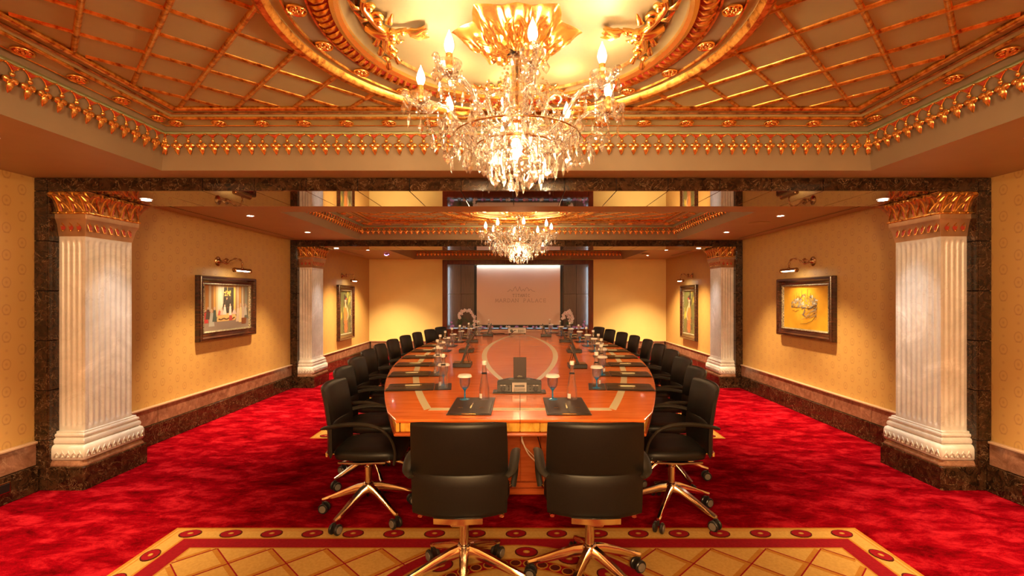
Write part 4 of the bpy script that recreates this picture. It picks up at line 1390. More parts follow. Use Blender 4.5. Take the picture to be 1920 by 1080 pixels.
# ------------------------------------------------------------------ conference unit, menu card, projector, cables
root = empty('conference_unit', (.05, 3.74, TZ + .002)); tag(root, 'angular black connection unit with display and sockets at the near table end', 'connection box')
b = MB(); b.bbox(-.205, .205, -.05, .07, 0, .010, .003); b.build('base_plate', 'dullblack', root)
prof = [(-.17, .010), (-.17, .088), (-.085, .105), (.0, .110), (.085, .105), (.17, .088), (.17, .010)]
b = MB(); b.loft([[(x, y if z > .02 else y - .0, z) for x, z in prof] for y in (-.03, .05)]); b.build('housing', 'plastic', root)
for s in (-1, 1):
    b = MB(); xa, xb = sorted((s * .058, s * .166)); b.bbox(xa, xb, -.038, -.031, .012, .070, .002); b.build('socket_plate', 'dullblack', root)
    b = MB(); rings = []
    for r_, yy in ((.021, -.038), (.021, -.0425), (.016, -.0425), (.014, -.0385)):
        rings.append([(s * .125 + r_ * cos(2 * pi * k / 18), yy, .035 + r_ * sin(2 * pi * k / 18)) for k in range(18)])
    b.loft(rings); b.build('power_socket', 'plastic', root, True, auto=40)
    for z in (.055, .03):
        b = MB(); b.bbox(s * .082 - .005, s * .082 + .005, -.041, -.038, z - .005, z + .005, .001); b.build('button', 'black', root)
    b = MB()
    for k in (-1, 1): b.bbox(s * .125 + k * .012 - .009, s * .125 + k * .012 + .009, -.0395, -.038, .061, .064, .0004)
    b.build('printed_mark', 'white', root)
b = MB(); b.bbox(-.056, .056, -.040, -.031, .012, .084, .002); b.build('control_face', 'steel', root)
b = MB(); b.bbox(-.039, .039, -.042, -.0395, .050, .066, .001); b.build('display', 'lcd', root)
for k in range(3):
    b = MB(); b.bbox(-.045, .045, -.0415, -.0395, .018 + k * .009, .022 + k * .009, .0005); b.build('slot', 'dullblack', root)
root = empty('menu_card', (.054, 3.83, TZ + .002)); tag(root, 'dark brown standing menu card behind the connection unit', 'card')
b = MB(); b.bbox(-.051, .051, 0, .004, 0, .262, .0015); b.build('card_face', 'paper', root)
b = MB(); b.add([(-.05, .004, .25), (.05, .004, .25), (.05, .07, 0), (-.05, .07, 0), (-.05, .006, .25), (.05, .006, .25), (.05, .073, 0), (-.05, .073, 0)], [(0, 1, 2, 3), (4, 7, 6, 5), (0, 3, 7, 4), (1, 5, 6, 2)]); b.build('card_back', 'paper', root)
b = MB()
word(b, 'TITANIC', -.017, .017, .098, .0065, .0009, -.0006); word(b, 'MARDAN PALACE', -.038, .038, .086, .0075, .0009, -.0006)
strokes(b, [[((x - 977) / 26 * .021, .108 + (546.5 - y) * .0011) for x, y in sky]], 0, 0, 1, 1, .0009, -.0006)
b.build('lettering', 'inlay', root)

root = empty('projector', (.0, 9.5, TZ + .002)); tag(root, 'white projector standing at the far end of the table centre', 'projector')
b = MB(); b.bbox(-.175, .175, 0, .30, .015, .11, .012); b.build('projector_case', 'white', root)
b = MB(); b.lathe([(.028, 0), (.028, .03), (.02, .032), (.018, .01)], 16); b.v = [(x - .11, -z + .002, y + .065) for x, y, z in b.v]; b.build('lens_ring', 'dullblack', root, True, auto=40)
for x in (-.15, .15):
    b = MB(); b.lathe([(.012, 0), (.012, .016)], 8, (x, .03, 0)); b.build('foot', 'plastic', root)
b = MB()
for k in range(6): b.bbox(.02 + k * .022, .032 + k * .022, -.002, .001, .03, .09, .0005)
b.build('vent_grille', 'castergrey', root)
def cable(name, pts, r, mat, label):
    b = MB(); b.tube(catmull(pts, 6), r, 6); tag(b.build(name, mat, None, True), label, 'cable')
cable('black_cable', [(-.02, 9.47, TZ + .07), (-.05, 9.42, TZ + .075), (-.11, 9.36, TZ + .03), (-.16, 9.38, TZ + .008), (-.3, 9.46, TZ + .008), (-.42, 9.38, TZ + .008), (-.52, 9.5, TZ + .008), (-.4, 9.62, TZ + .008), (-.25, 9.6, TZ + .008)], .006, 'black', 'black cable coiled on the table beside the white projector')
cable('cream_cable', [(.04, 3.4, .645), (.055, 3.38, .60), (.07, 3.36, .50), (.11, 3.38, .40), (.17, 3.42, .32), (.22, 3.5, .22), (.24, 3.6, .08)], .005, 'cable_white', 'thick cream cable hanging under the near table end')
cable('cream_cable', [(.10, 3.44, .645), (.095, 3.4, .56), (.065, 3.39, .49), (.10, 3.42, .42), (.16, 3.46, .34), (.2, 3.55, .2)], .0028, 'cable_white', 'thin cream cable crossing behind the thicker hanging one')
cable('black_cable', [(.15, 3.42, .645), (.165, 3.4, .56), (.19, 3.42, .47), (.22, 3.5, .35)], .0035, 'black', 'black cable hanging under the near table end')
b = MB(); b.bbox(.06, .10, 3.38, 3.42, .618, .640, .004); b.bbox(.10, .115, 3.385, 3.415, .60, .636, .003); tag(b.build('plug_adapter', 'plastic'), 'small black plug hanging beneath the table edge between the front chairs', 'plug')
# ------------------------------------------------------------------ chandeliers
def drop_mesh(L=.062, R=.019, n=6):
    b = MB()
    b.lathe([(.0008, 0), (.0045, -.004), (.0052, -.010), (R * .45, -.018), (R * .95, -.034), (R, -.040), (R * .7, -.052), (.0008, -L - .006)], n, (0, 0, 0), 0, 1, .55)
    b.lathe([(.0008, .014), (.006, .009), (.006, .005), (.0008, 0)], 6)
    return b
def spear_mesh():
    b = MB(); b.lathe([(.0008, 0), (.004, -.006), (.009, -.028), (.0105, -.044), (.006, -.062), (.0008, -.075)], 6, sy=.8); b.lathe([(.0008, .012), (.0055, .007), (.0008, 0)], 6); return b
def bead_string(p0, p1, sag, n):
    b = MB()
    for k in range(n + 1):
        t = k / n
        x, y, z = [p0[i] + (p1[i] - p0[i]) * t for i in range(3)]
        z -= sag * 4 * t * (1 - t)
        b.lathe([(.0005, -.0065), (.006, -.003), (.006, .003), (.0005, .0065)], 6, (x, y, z), a0=k)
    return b
def build_chandelier():
    """origin on the ceiling rose; z is negative downwards; bulbs at -0.25"""
    root = empty('crystal_chandelier')
    b = MB(); b.lathe([(.001, 0.03), (.075, .03), (.085, .01), (.08, -.012), (.055, -.034), (.02, -.045), (.012, -.05)], 20); b.build('ceiling_cup', 'brass', root, True, auto=50)
    b = MB()
    for k in range(5): b.lathe([(.009, 0), (.014, -.008), (.009, -.016)], 8, (0, 0, -.05 - .016 * k))
    b.tube([(0, 0, -.05), (0, 0, -.60)], .006, 8); b.build('stem', 'brass', root, True)
    b = MB(); b.lathe([(.014, -.10), (.034, -.108), (.042, -.13), (.030, -.16), (.023, -.20), (.026, -.23), (.042, -.265), (.056, -.295), (.058, -.315), (.044, -.335), (.02, -.345)], 12, caps=False); b.build('stem_baluster', 'crystal', root, False)
    b = MB(); b.lathe([(.02, -.36), (.05, -.365), (.06, -.39), (.05, -.42), (.03, -.43)], 12, caps=False); b.build('stem_baluster', 'crystal', root)
    b = MB(); b.lathe([(.02, -.435), (.085, -.44), (.095, -.455), (.075, -.475), (.03, -.485)], 20); b.build('arm_hub', 'brass', root, True, auto=50)
    b = MB(); b.lathe([(.05, -.485), (.09, -.49), (.14, -.475), (.145, -.478), (.10, -.515), (.05, -.54), (.001, -.56)], 14, caps=False); b.build('lower_bowl', 'crystal', root)
    # top crown of drops and little spires
    dm = drop_mesh().build('crystal_drop', 'crystal', root); dfirst = [True]
    sm = spear_mesh().build('crystal_spear', 'crystal', root); sfirst = [True]
    rnd = random.Random(11)
    def drop(x, y, z, s=1.0, a=None, kind=0):
        src, ff = (dm, dfirst) if kind == 0 else (sm, sfirst)
        o = src if ff[0] else inst(src, root); ff[0] = False
        o.location = (x, y, z); o.rotation_euler = (rnd.uniform(-.08, .08), rnd.uniform(-.08, .08), rnd.uniform(0, pi) if a is None else a); o.scale = (s, s, s)
    for k in range(8):
        a = 2 * pi * k / 8; drop(.05 * cos(a), .05 * sin(a), -.055, .9)
    for k in range(6):
        a = 2 * pi * k / 6 + .2; drop(.055 * cos(a), .055 * sin(a), -.33, .8)
    # arms
    RB = .45
    BZ = -.25
    cup = MB(); cup.lathe([(.006, -.018), (.02, -.016), (.036, -.004), (.050, .018), (.053, .030), (.050, .030), (.046, .018), (.032, 0), (.012, -.008)], 16, caps=False)
    armp = catmull([(.07, 0, -.455), (.13, 0, -.50), (.20, 0, -.50), (.27, 0, -.44), (.33, 0, -.37), (.40, 0, -.355), (.45, 0, -.365), (.50, 0, -.35), (.52, 0, -.32)], 5)
    def arm_mesh():
        b = MB()
        n = len(armp)
        for ph in (0, pi * 2 / 3, pi * 4 / 3):
            pts = [(x + .0055 * cos(ph + i * .9) * 0, y + .0065 * cos(ph + i * .8), z + .0065 * sin(ph + i * .8)) for i, (x, y, z) in enumerate(armp)]
            b.tube(pts, .0072, 6)
        return b
    am = None
    for k in range(8):
        th = radians(8 + 45 * k)
        if am is None:
            am = arm_mesh().build('arm', 'crystal', root, True)
            cm = cup.build('drip_cup', 'crystal', am, False, (RB, 0, -.342))
            q = MB(); q.lathe([(.014, -.335), (.016, -.325), (.0135, -.32), (.0135, -.275), (.011, -.272)], 12, (RB, 0, 0)); sv = q.build('candle_sleeve', 'gold_bright', am, True, auto=40)
            q = MB(); q.lathe([(.008, -.275), (.0125, -.268), (.0185, -.252), (.0195, -.240), (.015, -.218), (.007, -.198), (.0025, -.188), (.0008, -.180)], 12, (RB, 0, 0)); bb = q.build('flame_bulb', 'bulb', am, True)
            q = MB(); q.ball((.522, 0, -.315), .017, 8, 5); tp = q.build('tip_knob', 'crystal', am)
            q = MB(); q.lathe([(.008, -.362), (.02, -.352), (.014, -.342)], 10, (RB, 0, 0)); sk = q.build('cup_socket', 'brass', am)
            kids = [cm, sv, bb, tp, sk]; a_ = am
        else:
            a_ = inst(am, root)
            for kk in kids:
                c = kk.copy(); COL.objects.link(c); c.parent = a_
        a_.rotation_euler = (0, 0, th)
        c, s = cos(th), sin(th)
        for j in range(5):
            f = 2 * pi * j / 5 + th
            drop((RB * c) + .050 * cos(f), (RB * s) + .050 * sin(f), -.345, .85)
        drop(.525 * c, .525 * s, -.345, 1.05, kind=0)
        drop(.30 * c, .30 * s, -.44, 1.0); drop(.37 * c, .37 * s, -.40, .9, kind=1); drop(.20 * c, .20 * s, -.53, 1.0); drop(.25 * c, .25 * s, -.50, .9, kind=1)
        drop(.45 * c, .45 * s, -.43, 1.0, kind=0)
        drop(.50 * c, .50 * s, -.40, 1.0, kind=1)
    # short upper crooks with spires
    um = None
    up = catmull([(.03, 0, -.43), (.08, 0, -.45), (.13, 0, -.40), (.15, 0, -.34), (.19, 0, -.31), (.215, 0, -.335), (.20, 0, -.355)], 4)
    for k in range(8):
        th = radians(30 + 45 * k)
        if um is None:
            b = MB(); b.tube(up, .006, 6); um = b.build('upper_crook', 'crystal', root, True)
            b = MB(); b.lathe([(.004, 0), (.014, .01), (.010, .022), (.016, .04), (.006, .07), (.009, .08), (.001, .095)], 6, (.15, 0, -.345)); us = b.build('spire', 'crystal', um); u = um
        else:
            u = inst(um, root); c = us.copy(); COL.objects.link(c); c.parent = u
        u.rotation_euler = (0, 0, th)
        drop(.20 * cos(th), .20 * sin(th), -.37, .9); drop(.11 * cos(th), .11 * sin(th), -.46, .9, kind=1)
    # cascading basket of drops
    for R, n, z, s in ((.40, 16, -.505, 1), (.345, 18, -.545, 1.05), (.29, 18, -.515, 1), (.25, 16, -.575, 1.1), (.19, 14, -.60, 1.1), (.19, 12, -.545, 1), (.13, 12, -.585, 1.0), (.125, 9, -.645, 1.1), (.06, 6, -.66, 1.15), (.0, 1, -.675, 1.15)):
        off = rnd.uniform(0, 1)
        for k in range(n):
            a = 2 * pi * (k + off) / n
            drop(R * cos(a), R * sin(a), z + rnd.uniform(-.014, .014), s * rnd.uniform(.88, 1.08), kind=0 if (k % 4) else 1)
    # bead swags and chains
    first_s = [None]; pts8 = [(RB * cos(radians(8 + 45 * k)), RB * sin(radians(8 + 45 * k)), -.36) for k in range(8)]
    for k in range(8):
        th = radians(8 + 45 * k)
        if first_s[0] is None:
            a0, a1 = radians(0), radians(45)
            o = bead_string((RB * cos(a0), RB * sin(a0), -.362), (RB * cos(a1), RB * sin(a1), -.362), .085, 22).build('bead_swag', 'crystal', root); first_s[0] = o
            o2 = bead_string((.34, .0, -.40), (.10, .0, -.60), .05, 20).build('bead_chain', 'crystal', root)
            o3 = bead_string((.34, .0, -.40), (.30 * cos(.785), .30 * sin(.785), -.47), .05, 16).build('bead_chain', 'crystal', root)
            o4 = bead_string((.21, .0, -.36), (.06, .0, -.17), .05, 16).build('bead_chain', 'crystal', root)
            o5 = bead_string((.42, .0, -.37), (.42, .0, -.50), .0, 9).build('bead_chain', 'crystal', root)
            grp = [o, o2, o3, o4, o5]
            for q in grp: q['kind'] = 'stuff'
        else:
            grp = [inst(q, root) for q in (o, o2, o3, o4, o5)]
        for q in grp: q.rotation_euler = (0, 0, th)
    b = MB(); b.lathe([(.3, 0), (.304, .004), (.3, .008), (.296, .004), (.3, 0)], 48, (0, 0, -.505), caps=False); b.lathe([(.19, 0), (.194, .004), (.19, .008), (.186, .004), (.19, 0)], 40, (0, 0, -.545), caps=False); b.build('basket_ring', 'brass', root, True)
    b = MB(); b.ball((0, 0, -.57), .018, 10, 6, sz=1.3); b.build('basket_fill_glow', 'bulb', root, True)  # glowing ball added inside the basket so the crystals sparkle
    # filler octagons woven through the basket
    b = MB(); r2 = random.Random(5)
    for k in range(330):
        a = r2.uniform(0, 2 * pi); t = r2.random(); R = .05 + .27 * t ** .7; z = -.50 - .10 * (1 - t) * r2.random() - .03 * r2.random() + .03 * t
        s = r2.uniform(.006, .011)
        b.lathe([(.0005, -s), (s, -s * .35), (s, s * .35), (.0005, s)], 6, (R * cos(a), R * sin(a), z), a0=r2.random())
    b.build('crystal_beads', 'crystal', root)['kind'] = 'stuff'
    return root
ch = build_chandelier()
RZ1, RZ2 = 2.75, CEIL + ZL * .8
ch.location = (.04, 2.30, RZ1)
tag(ch, 'large lit crystal chandelier with eight candle arms hanging nearest the camera', 'chandelier', 'crystal chandeliers')
c2 = copy_tree(ch); c2.location = (.04, 6.56, RZ2)
tag(c2, 'lit crystal chandelier farther down the room, under the second coffer', 'chandelier', 'crystal chandeliers')
for (cx, cy, rz) in ((.04, 2.30, RZ1), (.04, 6.56, RZ2)):
    for k in range(8):
        th = radians(8 + 45 * k)
        light('POINT', 'candle_light', (cx + .45 * cos(th), cy + .45 * sin(th), rz - .235), BULB_W, WARM, shadow_soft_size=.022)
    light('POINT', 'basket_fill_light', (cx, cy, rz - .60), BASKET_W, WARM, shadow_soft_size=.06)  # added fill within the basket, brightens table and drops

# ------------------------------------------------------------------ downlight fixtures
def mk_down():
    root = empty('ceiling_downlight')
    b = MB(); b.lathe([(.044, 0), (.046, -.004), (.040, -.007), (.034, -.004), (.033, -.001), (.033, 0)], 24, caps=False); b.build('trim_ring', 'white', root, True)
    b = MB(); b.lathe([(.033, -.0012), (.02, -.0035), (.001, -.0042)], 20, caps=False); b.build('lens', 'lens', root, True)
    return root
d0 = mk_down(); i = 0
DL = [(x, y, CEIL - .001) for x, y in DOWNLIGHTS] + [(x, y, 2.306) for x, y in SOFFITLIGHTS]
names = ['near bay, left side by the portal', 'near bay, right side by the portal', 'near bay, left side overhead', 'near bay, right side overhead', 'middle bay, left, nearer the far portal', 'middle bay, right, nearer the far portal',
         'middle bay, left, nearer the camera', 'middle bay, right, nearer the camera', 'far bay, left, first', 'far bay, right, first', 'far bay, left, close to the back wall', 'far bay, right, close to the back wall',
         'set in the near marble soffit, left', 'set in the near marble soffit, right', 'set in the far marble soffit, left', 'set in the far marble soffit, right']
for i, (x, y, z) in enumerate(DL):
    o = d0 if i == 0 else copy_tree(d0); o.location = (x, y, z)
    tag(o, 'round lit ceiling downlight, ' + names[i], 'downlight', 'ceiling downlights')
b = MB(); b.lathe([(.125, 0), (.127, -.005), (.11, -.008), (.001, -.009)], 32, caps=False); o = b.build('speaker_grille', 'plaster', None, True, auto=40); o.location = (3.04, 6.02, CEIL - .001); tag(o, 'round flush loudspeaker grille in the middle bay ceiling, right', 'speaker')
root = empty('smoke_detector', (-2.78, 10.3, CEIL - .001)); tag(root, 'small ceiling detector with violet light in the far bay, left', 'detector')
b = MB(); b.lathe([(.06, 0), (.06, -.02), (.045, -.035), (.001, -.038)], 20, caps=False); b.build('housing', 'plaster', root, True, auto=40)
b = MB(); b.bbox(-.05, .05, -.04, -.03, -.036, -.024, .003); b.build('indicator', 'violet_led', root)
root = empty('ceiling_vent', (2.72, 10.3, CEIL - .001)); tag(root, 'small square ceiling vent in the far bay, right', 'air vent')
b = MB(); b.bbox(-.09, .09, -.09, .09, -.010, 0, .003); b.build('vent_frame', 'plaster', root)
for k in range(4):
    b = MB(); b.bbox(-.07, .07, -.065 + .036 * k, -.05 + .036 * k, -.015, -.010, .001); b.build('slat', 'beige', root)

# floor boxes in the skirting of the near bay
for s, nm in ((-1, 'left'), (1, 'right')):
    y = 3.44 if s < 0 else 3.38
    root = empty('wall_socket', (s * (WX - .05), y, .12)); tag(root, 'brass-framed black wall socket in the dark skirting, near %s' % nm, 'socket')
    b = MB(); b.bbox(-.004, .004, -.06, .06, -.04, .04, .002); b.build('brass_frame', 'brass', root)
    xa, xb = sorted((-s * .003, -s * .009)); b = MB(); b.bbox(xa, xb, -.048, .048, -.03, .03, .001); b.build('socket_insert', 'black', root)

# ------------------------------------------------------------------ pictures
def frame(side, y0, y1, z0, z1, name, label, paint, bw=.11, t=.07):
    s = -1 if side == 'left' else 1
    cy, cz = (y0 + y1) / 2, (z0 + z1) / 2; hw, hh = (y1 - y0) / 2, (z1 - z0) / 2
    # local: x across (left to right as seen by a viewer facing it), y out of the wall towards viewer = -y
    root = empty(name, (s * (WX - .001), cy, cz)); root.rotation_euler = (0, 0, radians(90) if s < 0 else radians(-90))
    tag(root, label, 'painting')
    def bar(prof, nm, mat, inset):
        rings = []
        b = MB()
        for ins, y in prof:
            X, Z = hw - ins, hh - ins
            rings.append([(-X, y, -Z), (X, y, -Z), (X, y, Z), (-X, y, Z)])
        b.loft(rings, 0, True, False); b.build(nm, mat, root, True, auto=30)
    bar([(0, 0), (0, -t * .7), (.012, -t), (.035, -t), (.05, -t * .72), (.075, -t * .62), (bw * .8, -t * .5), (bw * .8, 0)], 'outer_frame', 'framewood', 0)
    bar([(bw * .8, -t * .3), (bw * .8, -t * .55), (bw * .9, -t * .62), (bw, -t * .45), (bw + .006, -t * .2)], 'inner_beading', 'frame_inner', 0)
    iw, ih = hw - bw, hh - bw
    b = MB(); b.box(-iw - .02, iw + .02, -t * .25, -.002, -ih - .02, ih + .02); 
    mats = paint(b, iw, ih, -t * .25)
    b.build('canvas', mats, root)
    return root
pc = {}
def col(c, metal=0.0, rough=.5):
    key = (c, metal)
    if key not in pc:
        pc[key] = simple('paint_%d' % len(pc), tuple(q * .62 for q in c), rough, metal)
    return pc[key]
class Paint:
    def __init__(s, b, iw, ih, y): s.b, s.iw, s.ih, s.y = b, iw, ih, y; s.mats = []; s.d = 0
    def mi(s, c, m=0.0):
        k = col(c, m)
        if k not in s.mats: s.mats.append(k)
        return s.mats.index(k)
    def poly(s, pts, c, m=0.0):
        s.d += 1; y = s.y - .0003 - .000012 * s.d
        s.b.add([(-s.iw + 2 * s.iw * u, y, -s.ih + 2 * s.ih * v) for u, v in pts], [tuple(range(len(pts)))], s.mi(c, m))
    def rect(s, u0, u1, v0, v1, c): s.poly([(u0, v0), (u1, v0), (u1, v1), (u0, v1)], c)
    def oval(s, u, v, a, b_, c, n=12): s.poly([(u + a * cos(2 * pi * k / n), v + b_ * sin(2 * pi * k / n)) for k in range(n)], c)
    def stroke(s, pts, w, c):
        for (ax, ay), (bx_, by_) in zip(pts, pts[1:]):
            L = sqrt((bx_ - ax) ** 2 + (by_ - ay) ** 2) or 1; nx_, ny_ = -(by_ - ay) / L * w / 2, (bx_ - ax) / L * w / 2
            s.poly([(ax + nx_, ay + ny_), (bx_ + nx_, by_ + ny_), (bx_ - nx_, by_ - ny_), (ax - nx_, ay - ny_)], c)
def paint_hall(b, iw, ih, y):
    p = Paint(b, iw, ih, y); r = random.Random(4)
    p.mi((.30, .20, .14)); p.rect(0, 1, 0, 1, (.42, .26, .13))
    p.rect(0, 1, 0, .3, (.36, .27, .22)); p.rect(.40, .68, .28, .96, (.06, .05, .04))
    for u0, u1, c in ((0, .05, (.5, .36, .2)), (.05, .11, (.62, .28, .06)), (.12, .16, (.6, .5, .35)), (.17, .2, (.45, .2, .05)), (.21, .25, (.75, .42, .10)), (.26, .3, (.8, .6, .3)), (.64, .68, (.8, .5, .12)), (.72, .76, (.6, .45, .3)), (.77, .81, (.7, .35, .08)), (.83, .87, (.66, .58, .44)), (.9, .97, (.36, .38, .3))):
        p.rect(u0, u1, .3, 1, c)
    p.poly([(.30, 1), (.42, 1), (.41, .6), (.36, .4), (.29, .36)], (.78, .70, .55)); p.poly([(.36, 1), (.43, 1), (.40, .5)], (.6, .52, .38))
    for k in range(18): p.oval(.5 + r.uniform(-.07, .07), .82 + r.uniform(-.05, .07), .016, .018, (.9, r.uniform(.45, .65), .12), 7)
    p.rect(.495, .505, .86, 1, (.8, .5, .1)); p.oval(.49, .70, .014, .03, (.85, .4, .2))
    for k in range(30): p.oval(r.uniform(.42, .63), r.uniform(.4, .78), .01, .02, (r.uniform(.08, .2), .09, .07), 6)
    p.poly([(.27, .24), (.31, .36), (.66, .38), (.70, .26), (.66, .20), (.28, .19)], (.85, .58, .22)); p.stroke([(.31, .25), (.36, .23), (.42, .26), (.48, .23), (.54, .26), (.60, .23), (.66, .27)], .03, (.18, .08, .03))
    def fig(u, v, h, body, head=(.75, .5, .36), w=.03):
        p.poly([(u - w * 1.3, v), (u + w * 1.3, v), (u + w * .6, v + h * .75), (u - w * .6, v + h * .75)], body); p.oval(u, v + h * .85, w * .5, h * .11, head, 8)
    for u, v, h, c, w in ((.05, .18, .30, (.62, .06, .06), .045), (.10, .26, .28, (.12, .08, .06), .04), (.17, .10, .40, (.55, .55, .50), .045), (.23, .20, .34, (.10, .14, .12), .035), (.33, .33, .14, (.7, .18, .15), .03), (.38, .34, .16, (.75, .6, .5), .03), (.44, .34, .24, (.85, .75, .68), .032),
                          (.57, .20, .36, (.6, .10, .08), .03), (.56, .32, .28, (.86, .74, .66), .026), (.65, .34, .12, (.8, .55, .5), .04), (.74, .16, .42, (.8, .62, .45), .04), (.80, .14, .48, (.9, .72, .36), .035), (.87, .22, .38, (.75, .6, .5), .035), (.94, .22, .34, (.2, .2, .16), .04), (.92, .3, .3, (.7, .68, .6), .03)):
        fig(u, v, h, c, w=w)
    p.poly([(.82, .10), (.93, .10), (.94, .24), (.82, .24)], (.3, .10, .04)); p.stroke([(.02, .4), (.10, .44), (.14, .4)], .02, (.2, .04, .03))
    return p.mats
def paint_gold(b, iw, ih, y):
    p = Paint(b, iw, ih, y); r = random.Random(9)
    m = noisy('gold_leaf_ground', [(0.3, (.62, .30, .02)), (0.6, (.80, .44, .035)), (.75, (.88, .55, .08))], 3, rough=.3, metal=.25); p.mats.append(m)
    dark = (.12, .06, .02); grey = (.38, .33, .26); pale = (.72, .66, .55)
    # mass of domes and slender towers over a sloping quay, in loose ink strokes
    for k in range(110):
        u = r.uniform(.20, .76); top = .48 + .32 * sqrt(max(0, 1 - ((u - .5) / .32) ** 2)); v = r.uniform(.50, max(.52, top))
        w, h = r.uniform(.012, .03), r.uniform(.015, .035); p.rect(u - w, u + w, v - h, v + h, r.choice([pale, grey, (.8, .5, .1), (.6, .36, .06), grey]))
    for k in range(90):
        u = r.uniform(.20, .76); top = .48 + .32 * sqrt(max(0, 1 - ((u - .5) / .32) ** 2)); v = r.uniform(.50, max(.52, top))
        p.stroke([(u, v), (u + r.uniform(-.025, .03), v + r.uniform(-.03, .03))], .006, dark)
    for u, h in ((.26, .80), (.32, .86), (.37, .84), (.43, .92), (.50, .82), (.56, .93), (.62, .84), (.68, .80)): p.stroke([(u, h - .2), (u, h)], .007, (.30, .2, .08))
    for u, v in ((.36, .72), (.48, .76), (.6, .72)):
        p.stroke([(u - .05, v - .02), (u - .04, v + .02), (u, v + .045), (u + .04, v + .02), (u + .05, v - .02)], .007, dark)
    p.stroke([(.19, .52), (.30, .50), (.42, .51), (.56, .49), (.75, .50)], .012, dark)
    for k in range(26):
        u0 = r.uniform(.42, .72); v0 = r.uniform(.22, .47); L = r.uniform(.08, .2)
        p.stroke([(u0, v0), (min(.76, u0 + L), v0 + L * .62)], r.uniform(.005, .012), r.choice([dark, (.3, .16, .03), grey]))
    p.stroke([(.40, .12), (.54, .14), (.66, .21), (.74, .34)], .008, dark); p.stroke([(.5, .48), (.49, .40), (.46, .34), (.52, .30)], .02, (.25, .2, .18))
    for u, v in ((.25, .42), (.3, .40), (.34, .43)): p.stroke([(u - .03, v), (u + .03, v + .01)], .008, dark)
    return p.mats
def portrait(flip):
    def f(b, iw, ih, y):
        p = Paint(b, iw, ih, y); r = random.Random(2)
        p.mi((.10, .09, .03))
        p.rect(0, 1, 0, 1, (.16, .15, .04)); 
        for k in range(40):
            u, v = r.random(), r.random(); p.poly([(u, v), (min(1, u + .12), v + .02), (min(1, u + .1), min(1, v + .16)), (u, min(1, v + .12))], r.choice([(.45, .36, .05), (.60, .42, .06), (.30, .30, .06), (.14, .16, .05)]) if (u < .35 or u > .6) and v > .3 else (.08, .06, .03))
        F = lambda pts: [((1 - u) if flip else u, v) for u, v in pts]
        p.poly(F([(.36, 0), (.80, 0), (.74, .3), (.76, .5), (.62, .66), (.40, .64), (.34, .45), (.42, .3)]), (.20, .10, .05))
        p.poly(F([(.38, .40), (.36, .56), (.44, .66), (.62, .66), (.68, .54), (.62, .40), (.58, .30), (.42, .30)]), (.66, .22, .05))
        p.poly(F([(.40, .12), (.38, .30), (.62, .31), (.70, .1), (.60, .02), (.46, .02)]), (.45, .14, .04))
        p.poly(F([(.46, .62), (.46, .72), (.56, .72), (.60, .64), (.66, .60), (.60, .62), (.5, .6)]), (.80, .48, .28))
        p.poly(F([(.62, .64), (.72, .60), (.80, .46), (.78, .38), (.66, .30), (.62, .32), (.70, .40), (.70, .48), (.62, .56)]), (.76, .42, .22))
        p.oval((1 - .5) if flip else .5, .78, .10, .055, (.78, .46, .28)); p.oval((1 - .50) if flip else .50, .845, .13, .05, (.05, .03, .02)); p.oval((1 - .42) if flip else .42, .90, .07, .035, (.05, .03, .02))
        p.oval((1 - .58) if flip else .58, .82, .06, .02, (.75, .05, .04)); p.oval((1 - .5) if flip else .5, .755, .03, .008, (.7, .06, .05))
        p.poly(F([(.40, .84), (.36, .72), (.38, .62), (.44, .70), (.42, .8)]), (.05, .03, .02))
        for k in range(14):
            u, v = r.uniform(.3, .7), r.uniform(.05, .4); p.stroke(F([(u, v), (u + r.uniform(-.08, .1), v + r.uniform(-.04, .08))]), .02, r.choice([(.7, .28, .08), (.12, .08, .04), (.55, .35, .12)]))
        return p.mats
    return f
frame('left', 5.56, 6.74, .965, 1.742, 'framed_painting', 'large landscape-format framed painting of robed figures in a grand hall, left wall', paint_hall)
frame('right', 5.53, 6.72, .965, 1.735, 'framed_painting', 'large framed golden painting with an ink sketch of a domed city, right wall', paint_gold)
frame('left', 9.86, 10.76, .57, 1.73, 'framed_painting', 'tall framed portrait of a woman in orange, far left wall', portrait(False), bw=.13)
frame('right', 9.83, 10.76, .57, 1.735, 'framed_painting', 'tall framed portrait of a woman in orange, far right wall', portrait(True), bw=.13)
